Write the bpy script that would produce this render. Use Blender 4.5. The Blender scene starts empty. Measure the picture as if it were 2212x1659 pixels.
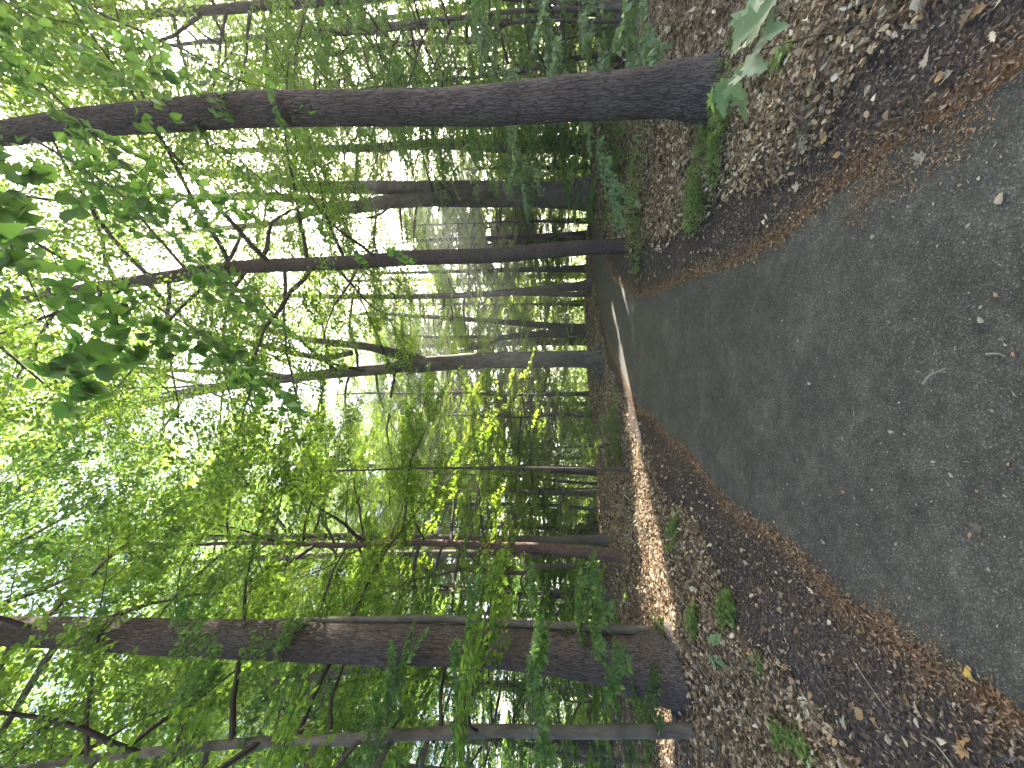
import bpy, math, random
import numpy as np
from mathutils import Vector, Matrix

rng = np.random.default_rng(7)
random.seed(7)
R = math.radians
scene = bpy.context.scene
col = scene.collection

# ------------------------------------------------------------------ camera
F = 831.0                       # focal length in pixels of a 2212 x 1659 picture
PITCH = R(6.1)
CAMZ = 1.5
FWD = np.array([0, math.cos(PITCH), math.sin(PITCH)])
UPV = np.array([0, -math.sin(PITCH), math.cos(PITCH)])
RGT = np.array([1.0, 0, 0])
cam_d = bpy.data.cameras.new('camera')
cam = bpy.data.objects.new('camera', cam_d)
col.objects.link(cam)
cam_d.sensor_fit = 'HORIZONTAL'
cam_d.sensor_width = 36
cam_d.lens = 36 * F / 2212
cam_d.clip_start = 0.05
cam_d.clip_end = 3000
# the photograph was taken with the phone turned on its side: world up points to the left
m = Matrix.Identity(4)
for i in range(3):
    m[i][0] = -UPV[i]; m[i][1] = RGT[i]; m[i][2] = -FWD[i]
m[0][3], m[1][3], m[2][3] = 0, 0, CAMZ
cam.matrix_world = m
scene.camera = cam

# ------------------------------------------------------------------ sky and sun
SUN = np.array([0.926, 0.941, 0.603]); SUN /= np.linalg.norm(SUN)
S_EL = math.asin(SUN[2]); S_AZ = math.atan2(SUN[0], SUN[1])
world = bpy.data.worlds.new('World'); scene.world = world
world.use_nodes = True
nt = world.node_tree
bg = nt.nodes['Background']
sky = nt.nodes.new('ShaderNodeTexSky')
sky.sky_type = 'NISHITA'; sky.sun_disc = False
sky.sun_elevation = S_EL; sky.sun_rotation = S_AZ
sky.dust_density = 5.0; sky.air_density = 0.6; sky.ozone_density = 0.4
nt.links.new(sky.outputs[0], bg.inputs[0])
bg.inputs[1].default_value = 0.15
sd = bpy.data.lights.new('sun', 'SUN'); sd.energy = 5.0; sd.angle = R(0.5)
sd.color = (1.0, 0.915, 0.79)
so = bpy.data.objects.new('sun', sd); col.objects.link(so)
so.rotation_euler = Vector(SUN).to_track_quat('Z', 'Y').to_euler()
so.location = (20, 20, 30)
vs = scene.view_settings
vs.view_transform = 'Standard'; vs.look = 'None'; vs.exposure = 3.45; vs.gamma = 1
cy = scene.cycles
cy.max_bounces = 10; cy.diffuse_bounces = 8; cy.glossy_bounces = 2
cy.transmission_bounces = 5; cy.transparent_max_bounces = 4
cy.caustics_reflective = False; cy.caustics_refractive = False
cy.use_denoising = True
cy.sample_clamp_indirect = 8

# ------------------------------------------------------------------ pixels <-> world
def ray(X, Y):
    """direction through a point of the picture (2212 x 1659)"""
    u = (1659 - Y) - 829.5; v = 1106 - X
    d = FWD + RGT * (u / F) + UPV * (v / F)
    return d

def drop_start(x, y):
    az = np.degrees(np.arctan2(x, np.maximum(y, 0.01)))
    return np.interp(az, [-60, -10, 0, 12, 60], [11.5, 12.5, 15.5, 17.5, 17.5])

def ground_z(x, y):
    x = np.asarray(x, float); y = np.asarray(y, float)
    d = np.hypot(x, y)
    over = np.maximum(0, d - drop_start(x, y))
    z = -0.105 * over * np.clip(over / 2.5, 0, 1)
    z = np.where(y < 0, 0, z)
    return np.maximum(z, -6.0)

def on_ground(X, Y, z=0.0):
    d = ray(X, Y)
    t = (z - CAMZ) / d[2]
    return np.array([0, 0, CAMZ]) + d * t

def at_y(X, Y, y):
    d = ray(X, Y)
    return np.array([0, 0, CAMZ]) + d * (y / d[1])

# ------------------------------------------------------------------ mesh helpers
def norm(a):
    return a / np.maximum(np.linalg.norm(a, axis=-1, keepdims=True), 1e-9)

def mesh_from(name, V, faces, smooth=True):
    """faces: list of (n, k) int arrays, one per polygon size"""
    me = bpy.data.meshes.new(name)
    V = np.asarray(V, np.float32)
    me.vertices.add(len(V)); me.vertices.foreach_set('co', V.ravel())
    faces = [np.asarray(f, np.int32) for f in faces if len(f)]
    nl = sum(f.size for f in faces); npl = sum(len(f) for f in faces)
    me.loops.add(nl); me.polygons.add(npl)
    me.loops.foreach_set('vertex_index', np.concatenate([f.ravel() for f in faces]))
    tot = np.concatenate([np.full(len(f), f.shape[1], np.int32) for f in faces])
    me.polygons.foreach_set('loop_start', np.concatenate([[0], np.cumsum(tot)[:-1]]).astype(np.int32))
    me.polygons.foreach_set('use_smooth', np.full(npl, smooth))
    me.update(calc_edges=True)
    return me

def link(name, me, mat, parent=None):
    o = bpy.data.objects.new(name, me); col.objects.link(o)
    if mat and not me.materials: me.materials.append(mat)
    if parent: o.parent = parent
    return o

def tag(o, label=None, cat=None, group=None, kind=None):
    if label: o['label'] = label
    if cat: o['category'] = cat
    if group: o['group'] = group
    if kind: o['kind'] = kind
    return o

def empty(name, loc, label, cat, group=None):
    o = bpy.data.objects.new(name, None); col.objects.link(o)
    o.location = [float(c) for c in loc]; o.empty_display_size = 0.2
    return tag(o, label, cat, group)

class Geo:
    def __init__(s): s.V = []; s.F = {}; s.n = 0
    def add(s, V, F):
        s.V.append(V)
        for f in F:
            if len(f): s.F.setdefault(f.shape[1], []).append(f + s.n)
        s.n += len(V)
    def mesh(s, name, smooth=True):
        return mesh_from(name, np.concatenate(s.V), [np.concatenate(f) for f in s.F.values()], smooth)

def catmull(P, n):
    P = np.asarray(P, float)
    Q = np.vstack([2*P[0]-P[1], P, 2*P[-1]-P[-2]])
    seg = np.linalg.norm(np.diff(P[:, :3], axis=0), axis=1)
    cum = np.concatenate([[0], np.cumsum(seg)])
    s = np.linspace(0, cum[-1], n)
    i = np.clip(np.searchsorted(cum, s, side='right') - 1, 0, len(P) - 2)
    t = ((s - cum[i]) / np.maximum(seg[i], 1e-9))[:, None]
    p0, p1, p2, p3 = Q[i], Q[i+1], Q[i+2], Q[i+3]
    return 0.5*((2*p1) + (p2-p0)*t + (2*p0-5*p1+4*p2-p3)*t*t + (3*p1-p0-3*p2+p3)*t**3)

def hashnoise(seed):
    r = np.random.default_rng(seed)
    ph = r.uniform(0, 6.28, (6,)); fr = r.uniform(0.6, 1.6, (6,))
    def f(a, b):
        v = 0
        for k in range(3):
            v = v + np.sin(a*fr[k]*(k+1) + ph[k] + 1.7*np.sin(b*fr[k+3]*(k+1)+ph[k+3]))/(k+1)
        return v/1.83
    return f

def tube(geo, P, sides=10, n=None, ridge=0.0, seed=0, flare=0.0, flare_h=0.5, lumps=0.0, cap=True, nroot=5):
    """P: (k,4) points with radius; adds a smooth tube, optional furrowed bark and root flare"""
    P = np.asarray(P, float)
    if n: P = catmull(P, n)
    C = P[:, :3]; r = np.maximum(P[:, 3], 0.001)
    T = norm(np.gradient(C, axis=0))
    ref = np.array([0.9, 0.1, 0.2]) if abs(T[0][0]) < 0.8 else np.array([0.1, 0.9, 0.3])
    A = norm(ref - (T @ ref)[:, None] * T); B = np.cross(T, A)
    a = np.linspace(0, 2*np.pi, sides, endpoint=False)
    s = np.concatenate([[0], np.cumsum(np.linalg.norm(np.diff(C, axis=0), axis=1))])
    rr = np.repeat(r[:, None], sides, 1)
    ng = hashnoise(seed + 11)
    AA, SS = np.meshgrid(a, s)
    if lumps: rr = rr * (1 + lumps * ng(np.cos(AA)*1.5 + np.sin(AA)*1.1, SS*1.3))
    if flare:
        fr = np.exp(-SS / flare_h)
        ph = seed * 1.3
        rr = rr * (1 + flare * fr * (0.45 + 0.55*np.clip(np.cos(nroot*AA + ph + 0.6*np.sin(AA+ph)), -0.3, 1)**1 + 0.35*np.cos(AA*2+ph*2)))
    if ridge:
        k = max(10, int(round(2*np.pi*r.mean()/0.045)))
        w = np.sin(k*AA*0.5 + 2.2*ng(AA*2.1+3, SS*2.0) + 3.0*np.sin(SS*2.1+AA*2))
        w2 = np.sin(k*AA*1.0 + 2.5*np.sin(SS*5.3 + AA*3) + 1.7*np.sin(SS*11+AA*5))
        rr = rr + ridge * (0.6*np.abs(w) + 0.4*np.abs(w2) - 0.5)
    V = C[:, None] + rr[..., None]*(np.cos(a)[None, :, None]*A[:, None] + np.sin(a)[None, :, None]*B[:, None])
    m_ = len(C); idx = np.arange(m_*sides).reshape(m_, sides)
    nx = np.roll(idx, -1, 1)
    q = np.stack([idx[:-1], nx[:-1], nx[1:], idx[1:]], -1).reshape(-1, 4)
    V = V.reshape(-1, 3); F_ = [q]
    if cap:
        V = np.vstack([V, C[-1] + T[-1]*r[-1]*0.5]); e = len(V)-1
        F_.append(np.stack([idx[-1], nx[-1], np.full(sides, e)], -1))
    geo.add(V, F_)

def segs_geo(geo, P0, P1, r0, r1, sides=3):
    """many thin prisms at once"""
    P0 = np.asarray(P0); P1 = np.asarray(P1)
    T = norm(P1-P0); ref = np.where(np.abs(T[:, 2:3]) < 0.8, [[0, 0, 1.0]], [[1.0, 0, 0]])
    A = norm(np.cross(T, ref)); B = np.cross(T, A)
    a = np.linspace(0, 2*np.pi, sides, endpoint=False)
    D = np.cos(a)[None, :, None]*A[:, None] + np.sin(a)[None, :, None]*B[:, None]
    r0 = np.broadcast_to(r0, (len(P0),)); r1 = np.broadcast_to(r1, (len(P0),))
    V = np.concatenate([P0[:, None]+D*r0[:, None, None], P1[:, None]+D*r1[:, None, None]], 1)
    n = len(P0); base = (np.arange(n)*2*sides)[:, None]
    i = np.arange(sides); j = (i+1) % sides
    q = np.stack([base+i, base+j, base+j+sides, base+i+sides], -1).reshape(-1, 4)
    geo.add(V.reshape(-1, 3), [q])

# leaf outlines: x along the leaf, y across, z = lift (fold)
def outline(half, ribz=0.0, fold=0.18):
    """half: list of (x, y) from base to tip (exclusive); builds a folded blade"""
    xs = [h[0] for h in half]
    V = [(0, 0, 0)]; F3 = []; F4 = []
    k = len(half)
    for x, y in half: V.append((x, 0, 0))
    V.append((1, 0, 0))
    for x, y in half: V.append((x, y, fold*abs(y)))
    for x, y in half: V.append((x, -y, fold*abs(y)))
    rib = lambda i: 1+i
    tip = k+1
    Lf = lambda i: k+2+i
    Rf = lambda i: 2*k+2+i
    F3 += [(0, rib(0), Lf(0)), (0, Rf(0), rib(0)), (rib(k-1), tip, Lf(k-1)), (rib(k-1), Rf(k-1), tip)]
    for i in range(k-1):
        F4 += [(rib(i), rib(i+1), Lf(i+1), Lf(i)), (rib(i), Rf(i), Rf(i+1), rib(i+1))]
    return np.array(V, float), [np.array(F3), np.array(F4).reshape(-1, 4)]

T_FAR = (np.array([(0, 0, 0), (0.42, 0.5, 0.10), (1, 0, 0), (0.42, -0.5, 0.10)], float), [np.array([(0, 2, 1), (0, 3, 2)])])
T_OVATE = outline([(0.12, 0.30), (0.35, 0.50), (0.65, 0.36), (0.86, 0.13)])
T_HEART = outline([(-0.04, 0.25), (0.15, 0.50), (0.42, 0.46), (0.70, 0.25), (0.88, 0.07)])
T_SLIM = outline([(0.2, 0.38), (0.5, 0.5), (0.8, 0.25)], fold=0.3)
T_OAK = outline([(0.10, 0.10), (0.22, 0.38), (0.30, 0.16), (0.45, 0.50), (0.56, 0.20), (0.70, 0.42), (0.80, 0.14), (0.92, 0.16)], fold=0.3)
def maple():
    pts = [(0, 0.02), (-0.06, 0.30), (0.12, 0.28), (0.10, 0.62), (0.27, 0.50), (0.40, 0.66), (0.44, 0.22), (0.60, 0.30), (0.72, 0.16), (0.86, 0.14)]
    V = [(0.25, 0, 0)]; n = len(pts)
    for x, y in pts: V.append((x, y, 0.12*y))
    V.append((1.02, 0, 0))
    for x, y in reversed(pts): V.append((x, -y, 0.12*y))
    m_ = len(V)-1
    F3 = [(0, 1+((i+1) % m_), 1+i) for i in range(m_)]
    return np.array(V, float), [np.array(F3)]
T_MAPLE = maple()

def leaf_geo(geo, P, D, N, L, W, tmpl, curl=0.0):
    V0, F0 = tmpl
    P = np.asarray(P, float); n = len(P)
    if n == 0: return
    D = norm(D); S = norm(np.cross(N, D)); N2 = np.cross(D, S)
    L = np.broadcast_to(L, (n,)).astype(float); W = np.broadcast_to(W, (n,)).astype(float)
    x, y, z = V0[:, 0], V0[:, 1], V0[:, 2]
    cu = np.broadcast_to(curl, (n,)).astype(float)
    zz = z[None, :]*W[:, None] - cu[:, None]*L[:, None]*(x[None, :]**2) + cu[:, None]*0.9*W[:, None]*(y[None, :]**2)*2
    V = P[:, None] + (x[None, :]*L[:, None])[..., None]*D[:, None] + (y[None, :]*W[:, None])[..., None]*S[:, None] + zz[..., None]*N2[:, None]
    k = len(V0); off = (np.arange(n)*k)[:, None, None]
    geo.add(V.reshape(-1, 3), [(f[None]+off).reshape(-1, f.shape[1]) for f in F0 if len(f)])

# ------------------------------------------------------------------ materials
def mat(name):
    m_ = bpy.data.materials.new(name); m_.use_nodes = True
    return m_, m_.node_tree, m_.node_tree.nodes['Principled BSDF']

def N(t, kind, **kw):
    n_ = t.nodes.new('ShaderNode' + kind)
    for k, v in kw.items():
        if k == 'inp':
            for a, b in v.items(): n_.inputs[a].default_value = b
        else: setattr(n_, k, v)
    return n_

def ramp(t, stops, src=None, interp='LINEAR'):
    r = t.nodes.new('ShaderNodeValToRGB'); cr = r.color_ramp; cr.interpolation = interp
    while len(cr.elements) < len(stops): cr.elements.new(0.5)
    for e, (p, c) in zip(cr.elements, stops):
        e.position = p; e.color = (*c, 1) if len(c) == 3 else c
    if src: t.links.new(src, r.inputs[0])
    return r

def mixrgb(t, fac, a, b, mode='MIX'):
    n_ = t.nodes.new('ShaderNodeMix'); n_.data_type = 'RGBA'; n_.blend_type = mode
    for sock, v in ((n_.inputs[0], fac), (n_.inputs[6], a), (n_.inputs[7], b)):
        if isinstance(v, (int, float)): sock.default_value = v
        elif isinstance(v, tuple): sock.default_value = (*v, 1)
        else: t.links.new(v, sock)
    return n_.outputs[2]

def leaf_mat(name, stops, tcol, tfac=0.5, rough=0.5, obj_var=0.25):
    m_, t, b = mat(name)
    gi = N(t, 'NewGeometry'); oi = N(t, 'ObjectInfo')
    add = N(t, 'Math', operation='MULTIPLY_ADD'); add.inputs[1].default_value = obj_var; 
    t.links.new(oi.outputs['Random'], add.inputs[0])
    sc = N(t, 'Math', operation='MULTIPLY'); sc.inputs[1].default_value = 1-obj_var
    t.links.new(gi.outputs['Random Per Island'], sc.inputs[0]); t.links.new(sc.outputs[0], add.inputs[2])
    r = ramp(t, stops, add.outputs[0])
    t.links.new(r.outputs[0], b.inputs['Base Color'])
    b.inputs['Roughness'].default_value = rough
    b.inputs['Specular IOR Level'].default_value = 0.35
    tr = N(t, 'BsdfTranslucent')
    t.links.new(mixrgb(t, 1.0, r.outputs[0], tcol, 'MULTIPLY'), tr.inputs[0])
    mx = N(t, 'MixShader'); mx.inputs[0].default_value = tfac
    t.links.new(b.outputs[0], mx.inputs[1]); t.links.new(tr.outputs[0], mx.inputs[2])
    t.links.new(mx.outputs[0], t.nodes['Material Output'].inputs[0])
    return m_

M = {}
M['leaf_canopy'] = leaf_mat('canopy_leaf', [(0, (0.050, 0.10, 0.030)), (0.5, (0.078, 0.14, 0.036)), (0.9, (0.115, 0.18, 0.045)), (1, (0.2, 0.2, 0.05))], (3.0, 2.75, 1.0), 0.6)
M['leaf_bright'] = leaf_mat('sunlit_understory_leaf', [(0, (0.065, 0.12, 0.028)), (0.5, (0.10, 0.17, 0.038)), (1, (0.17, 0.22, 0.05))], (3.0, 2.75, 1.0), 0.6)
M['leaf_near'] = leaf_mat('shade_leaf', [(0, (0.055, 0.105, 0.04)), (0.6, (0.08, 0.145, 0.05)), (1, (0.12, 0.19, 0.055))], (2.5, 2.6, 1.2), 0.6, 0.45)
M['leaf_cool'] = leaf_mat('maple_leaf', [(0, (0.12, 0.18, 0.085)), (0.6, (0.16, 0.23, 0.11)), (1, (0.20, 0.27, 0.12))], (1.4, 1.6, 0.8), 0.35, 0.5)
M['leaf_ground'] = leaf_mat('ground_cover_leaf', [(0, (0.11, 0.17, 0.05)), (0.5, (0.17, 0.24, 0.07)), (1, (0.25, 0.31, 0.10))], (1.6, 1.7, 0.8), 0.45)
M['leaf_thicket'] = leaf_mat('thicket_leaf', [(0, (0.085, 0.15, 0.035)), (0.5, (0.13, 0.21, 0.05)), (1, (0.2, 0.27, 0.07))], (2.5, 2.4, 1.0), 0.6)
M['leaf_far'] = leaf_mat('distant_leaf', [(0, (0.10, 0.15, 0.03)), (0.5, (0.14, 0.21, 0.045)), (1, (0.2, 0.26, 0.06))], (2.6, 2.3, 1.0), 0.55)

def dry_mat(name, stops, rough=0.7, tfac=0.15):
    m_, t, b = mat(name)
    gi = N(t, 'NewGeometry')
    r = ramp(t, stops, gi.outputs['Random Per Island'])
    nz = N(t, 'TexNoise', inp={'Scale': 90.0, 'Detail': 3.0})
    c = mixrgb(t, 0.35, r.outputs[0], nz.outputs[0], 'OVERLAY')
    t.links.new(c, b.inputs['Base Color']); b.inputs['Roughness'].default_value = rough
    b.inputs['Specular IOR Level'].default_value = 0.25
    tr = N(t, 'BsdfTranslucent'); t.links.new(c, tr.inputs[0])
    mx = N(t, 'MixShader'); mx.inputs[0].default_value = tfac
    t.links.new(b.outputs[0], mx.inputs[1]); t.links.new(tr.outputs[0], mx.inputs[2])
    t.links.new(mx.outputs[0], t.nodes['Material Output'].inputs[0])
    return m_
M['litter'] = dry_mat('dry_leaf', [(0, (0.05, 0.032, 0.02)), (0.3, (0.135, 0.085, 0.049)), (0.55, (0.26, 0.18, 0.105)), (0.8, (0.38, 0.30, 0.19)), (0.93, (0.52, 0.46, 0.34)), (1, (0.22, 0.12, 0.04))])
M['chips'] = dry_mat('mulch_chip', [(0, (0.052, 0.037, 0.029)), (0.5, (0.12, 0.087, 0.066)), (0.85, (0.19, 0.142, 0.11)), (0.97, (0.29, 0.23, 0.175)), (1, (0.40, 0.35, 0.29))], tfac=0.05)
M['orange'] = dry_mat('rusty_debris', [(0, (0.09, 0.045, 0.022)), (0.5, (0.19, 0.115, 0.062)), (0.85, (0.29, 0.185, 0.105)), (1, (0.38, 0.27, 0.17))], tfac=0.05)
M['grit'] = dry_mat('pale_grit', [(0, (0.03, 0.03, 0.028)), (0.35, (0.06, 0.055, 0.045)), (0.6, (0.2, 0.19, 0.16)), (1, (0.42, 0.4, 0.34))], tfac=0.0)
M['pale_leaf'] = dry_mat('pale_dry_leaf', [(0, (0.24, 0.19, 0.13)), (0.5, (0.34, 0.29, 0.22)), (1, (0.28, 0.25, 0.19))])
M['yellow_leaf'] = dry_mat('yellow_fallen_leaf', [(0, (0.45, 0.30, 0.06)), (1, (0.55, 0.40, 0.10))])
M['tan_leaf'] = dry_mat('tan_fallen_leaf', [(0, (0.30, 0.18, 0.09)), (1, (0.36, 0.23, 0.12))])

def bark(name, dark, light, scale=18, stretch=0.12, bump=0.6, furrow=True, moss=0.0):
    m_, t, b = mat(name)
    tc = N(t, 'TexCoord'); mp = N(t, 'Mapping'); mp.inputs['Scale'].default_value = (1, 1, stretch)
    t.links.new(tc.outputs['Object'], mp.inputs[0])
    n1 = N(t, 'TexNoise', inp={'Scale': scale, 'Detail': 8.0, 'Roughness': 0.65, 'Distortion': 0.4})
    t.links.new(mp.outputs[0], n1.inputs['Vector'])
    n2 = N(t, 'TexNoise', inp={'Scale': 2.2, 'Detail': 4.0}); t.links.new(tc.outputs['Object'], n2.inputs['Vector'])
    r = ramp(t, [(0.32, dark), (0.68, light)], n1.outputs[0])
    c = mixrgb(t, 0.5, r.outputs[0], n2.outputs[0], 'OVERLAY')
    h = n1.outputs[0]
    if furrow:
        vo = N(t, 'TexVoronoi', feature='DISTANCE_TO_EDGE', inp={'Scale': scale*0.9})
        mp2 = N(t, 'Mapping'); mp2.inputs['Scale'].default_value = (1, 1, stretch*1.3)
        dn = N(t, 'TexNoise', inp={'Scale': 6.0, 'Detail': 3.0}); t.links.new(tc.outputs['Object'], dn.inputs['Vector'])
        va = mixrgb(t, 0.05, tc.outputs['Object'], dn.outputs['Color'], 'ADD')
        t.links.new(va, mp2.inputs[0]); t.links.new(mp2.outputs[0], vo.inputs['Vector'])
        r2 = ramp(t, [(0.0, (0.25, 0.25, 0.25)), (0.16, (1, 1, 1))], vo.outputs['Distance'])
        c = mixrgb(t, 0.85, c, r2.outputs[0], 'MULTIPLY')
        hh = N(t, 'Math', operation='MULTIPLY_ADD', inp={1: 0.6})
        t.links.new(r2.outputs[0], hh.inputs[0]); t.links.new(n1.outputs[0], hh.inputs[2]); h = hh.outputs[0]
    if moss:
        n3 = N(t, 'TexNoise', inp={'Scale': 3.5, 'Detail': 6.0}); t.links.new(tc.outputs['Object'], n3.inputs['Vector'])
        r3 = ramp(t, [(0.5, (0, 0, 0)), (0.62, (moss, moss, moss))], n3.outputs[0])
        c = mixrgb(t, r3.outputs[0], c, (0.07, 0.085, 0.05))
    t.links.new(c, b.inputs['Base Color'])
    b.inputs['Roughness'].default_value = 0.9; b.inputs['Specular IOR Level'].default_value = 0.15
    bp = N(t, 'Bump', inp={'Strength': bump, 'Distance': 0.02})
    t.links.new(h, bp.inputs['Height']); t.links.new(bp.outputs[0], b.inputs['Normal'])
    return m_
M['bark_oak'] = bark('furrowed_bark', (0.052, 0.042, 0.035), (0.155, 0.130, 0.108), 62, 0.085, 0.9)
M['bark_grey'] = bark('smooth_grey_bark', (0.048, 0.043, 0.035), (0.14, 0.126, 0.10), 7, 0.5, 0.35, False, 0.35)
M['bark_brown'] = bark('scaly_brown_bark', (0.05, 0.039, 0.032), (0.15, 0.12, 0.10), 60, 0.22, 0.8)
M['bark_dark'] = bark('dark_bark', (0.038, 0.032, 0.025), (0.12, 0.102, 0.080), 20, 0.25, 0.6, False)
M['bark_red'] = bark('rusty_bark', (0.050, 0.034, 0.027), (0.15, 0.10, 0.078), 30, 0.25, 0.8, False)
M['twig'] = bark('twig_bark', (0.04, 0.034, 0.028), (0.10, 0.085, 0.07), 40, 0.4, 0.3, False)
M['wood_pale'] = bark('weathered_wood', (0.13, 0.11, 0.085), (0.28, 0.25, 0.2), 40, 0.3, 0.3, False)

# ------------------------------------------------------------------ the path: outline from the edges of the asphalt
left_px = [(2212, 1536), (2174, 1495), (2126, 1462), (2057, 1448), (1988, 1399), (1927, 1364), (1865, 1315), (1796, 1262), (1735, 1203),
           (1673, 1152), (1598, 1107), (1556, 1064), (1515, 1009), (1485, 971), (1450, 944), (1416, 906), (1378, 879), (1358, 841),
           (1340, 800), (1318, 742), (1303, 694), (1289, 612), (1279, 553)]
right_px = [(2212, 134), (2167, 171), (2126, 206), (2088, 223), (2043, 264), (2002, 291), (1968, 302), (1916, 343), (1858, 381), (1814, 415),
            (1748, 470), (1694, 521), (1646, 541), (1556, 580), (1474, 612), (1426, 629), (1406, 637), (1378, 642), (1344, 620), (1323, 594), (1310, 560)]
Lw = [on_ground(*p)[:2] for p in left_px]; Rw = [on_ground(*p)[:2] for p in right_px]
Lw = [np.array([Lw[0][0]-0.05, -9.0]), np.array([Lw[0][0]-0.02, -2.0]), np.array([Lw[0][0], 0.5])] + Lw + [np.array([7.2, 16.3]), np.array([11, 17.2]), np.array([26, 19])]
Rw = [np.array([Rw[0][0]+0.1, -9.0]), np.array([Rw[0][0]+0.05, -2.0]), np.array([Rw[0][0], 0.5])] + Rw + [np.array([5.4, 13.4]), np.array([10.5, 14.8]), np.array([26, 16.5])]
def dens(pts, step=0.05):
    pts = np.array(pts); out = []
    for a, b in zip(pts[:-1], pts[1:]):
        k = max(1, int(np.linalg.norm(b-a)/step))
        out += [a+(b-a)*i/k for i in range(k)]
    out.append(pts[-1]); return np.array(out)
Ld = dens(Lw, 0.06); Rd = dens(Rw, 0.06)
def ragged(P, amp, seed):
    r = np.random.default_rng(seed); s = np.arange(len(P))*0.06
    T = norm(np.gradient(P, axis=0)); Nn = np.stack([-T[:, 1], T[:, 0]], 1)
    w = amp*(np.sin(s*3.1+seed)*0.5+np.sin(s*9.7+1.3*seed)*0.35) + r.normal(0, amp*0.35, len(P))
    return P + Nn*w[:, None]
Ld = ragged(Ld, 0.02, 1); Rd = ragged(Rd, 0.02, 2)
road_poly = np.vstack([Ld, Rd[::-1]])

def inside(px, py, poly):
    c = np.zeros(px.shape, bool)
    x0, y0 = poly[:, 0], poly[:, 1]; x1, y1 = np.roll(x0, -1), np.roll(y0, -1)
    for a, b, cc, d in zip(x0, y0, x1, y1):
        if b == d: continue
        k = ((b > py) != (d > py)) & (px < (cc-a)*(py-b)/(d-b)+a)
        c ^= k
    return c
poly_c = np.vstack([Ld[::3], Rd[::-1][::3]])
def road_dist(px, py):
    """signed distance to the asphalt (negative on it)"""
    shp = px.shape; px = px.ravel(); py = py.ravel()
    E = poly_c; best = np.full(px.shape, 1e9)
    for i in range(0, len(px), 20000):
        dx = px[i:i+20000, None]-E[None, :, 0]; dy = py[i:i+20000, None]-E[None, :, 1]
        best[i:i+20000] = np.sqrt((dx*dx+dy*dy).min(1))
    ins = inside(px, py, poly_c)
    return np.where(ins, -best, best).reshape(shp)

# width of the dark mulch band between asphalt and leaf litter (left and right of the path)
def mulch_w(x, y):
    n_ = 0.10*np.sin(x*3.1+y*2.3)+0.07*np.sin(x*7.7-y*5.1)
    left = np.interp(y, [0, 1.5, 3, 5, 7, 9, 12, 16], [0.95, 0.9, 0.85, 0.75, 0.65, 0.5, 0.4, 0.3])
    right = np.interp(y, [0, 1.5, 2.2, 3, 4, 5.5, 7, 9, 12], [0.42, 0.45, 0.5, 0.55, 0.65, 0.75, 0.9, 0.8, 0.4])
    return np.where(x < 0.3, left, right) + n_

def ell(px, py, cx, cy, rx, ry, rot=0):
    c, s = math.cos(rot), math.sin(rot); dx, dy = px-cx, py-cy
    return ((dx*c+dy*s)/rx)**2 + ((-dx*s+dy*c)/ry)**2

# ground sheet: fine near the viewer, coarse far off
nr, na = 230, 560
rad = 0.25*(420/0.25)**(np.linspace(0, 1, nr)); ang = np.linspace(-np.pi, np.pi, na, endpoint=False)
RR, AN = np.meshgrid(rad, ang, indexing='ij')
GX, GY = RR*np.sin(AN), RR*np.cos(AN)
GD = road_dist(GX[:170], GY[:170]); GD = np.vstack([GD, np.full((nr-170, na), 30.0)])
def bumps(x, y, d):
    k = np.clip((d-0.08)/0.6, 0, 1)
    return k*(0.03 + 0.030*np.sin(x*2.3+1)*np.sin(y*1.9) + 0.018*np.sin(x*5.7+y*4.1) + 0.008*np.sin(x*13+y*3)*np.sin(y*11-x*5))
GZ = ground_z(GX, GY) + bumps(GX, GY, GD) - 0.006
GZ = np.where(GD < 0.05, ground_z(GX, GY)-0.008, GZ)
V = np.stack([GX, GY, GZ], -1).reshape(-1, 3)
idx = np.arange(nr*na).reshape(nr, na); nx = np.roll(idx, -1, 1)
q = np.stack([idx[:-1], idx[1:], nx[1:], nx[:-1]], -1).reshape(-1, 4)
V = np.vstack([V, [[0, 0, -0.008]]])
me = mesh_from('ground', V, [q, np.stack([idx[0], nx[0], np.full(na, len(V)-1)], -1)])
if me.polygons[0].normal.z < 0: me.flip_normals()
att = me.color_attributes.new('zone', 'FLOAT_COLOR', 'POINT')
mw = mulch_w(GX, GY)
lit = np.clip((GD-mw)/0.12+0.5, 0, 1); org = np.clip(1-np.abs(GD-0.05)/0.11, 0, 1)
grass = np.clip((RR-drop_start(GX, GY)-1.5)/4, 0, 1)*(GY > 0)
C = np.stack([lit, org, grass, np.ones_like(lit)], -1).reshape(-1, 4)
C = np.vstack([C, [[0, 0, 0, 1]]]).astype(np.float32)
att.data.foreach_set('color', C.ravel())
m_, t, b = mat('forest_soil')
at = N(t, 'Attribute', attribute_name='zone'); sep = N(t, 'SeparateColor'); t.links.new(at.outputs['Color'], sep.inputs[0])
tc = N(t, 'TexCoord')
def nzs(s, d=6, **k):
    n_ = N(t, 'TexNoise', inp={'Scale': s, 'Detail': float(d), **k}); t.links.new(tc.outputs['Object'], n_.inputs['Vector']); return n_.outputs[0]
vor = N(t, 'TexVoronoi', inp={'Scale': 32.0}); t.links.new(tc.outputs['Object'], vor.inputs['Vector'])
litc = ramp(t, [(0, (0.06, 0.038, 0.026)), (0.4, (0.15, 0.095, 0.062)), (0.75, (0.27, 0.20, 0.14)), (1, (0.38, 0.31, 0.24))])
sepv = N(t, 'SeparateColor'); t.links.new(vor.outputs['Color'], sepv.inputs[0]); t.links.new(sepv.outputs[0], litc.inputs[0])
mul = ramp(t, [(0.35, (0.032, 0.025, 0.022)), (0.6, (0.085, 0.066, 0.056)), (0.75, (0.15, 0.12, 0.10))], nzs(60, 8))
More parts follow.
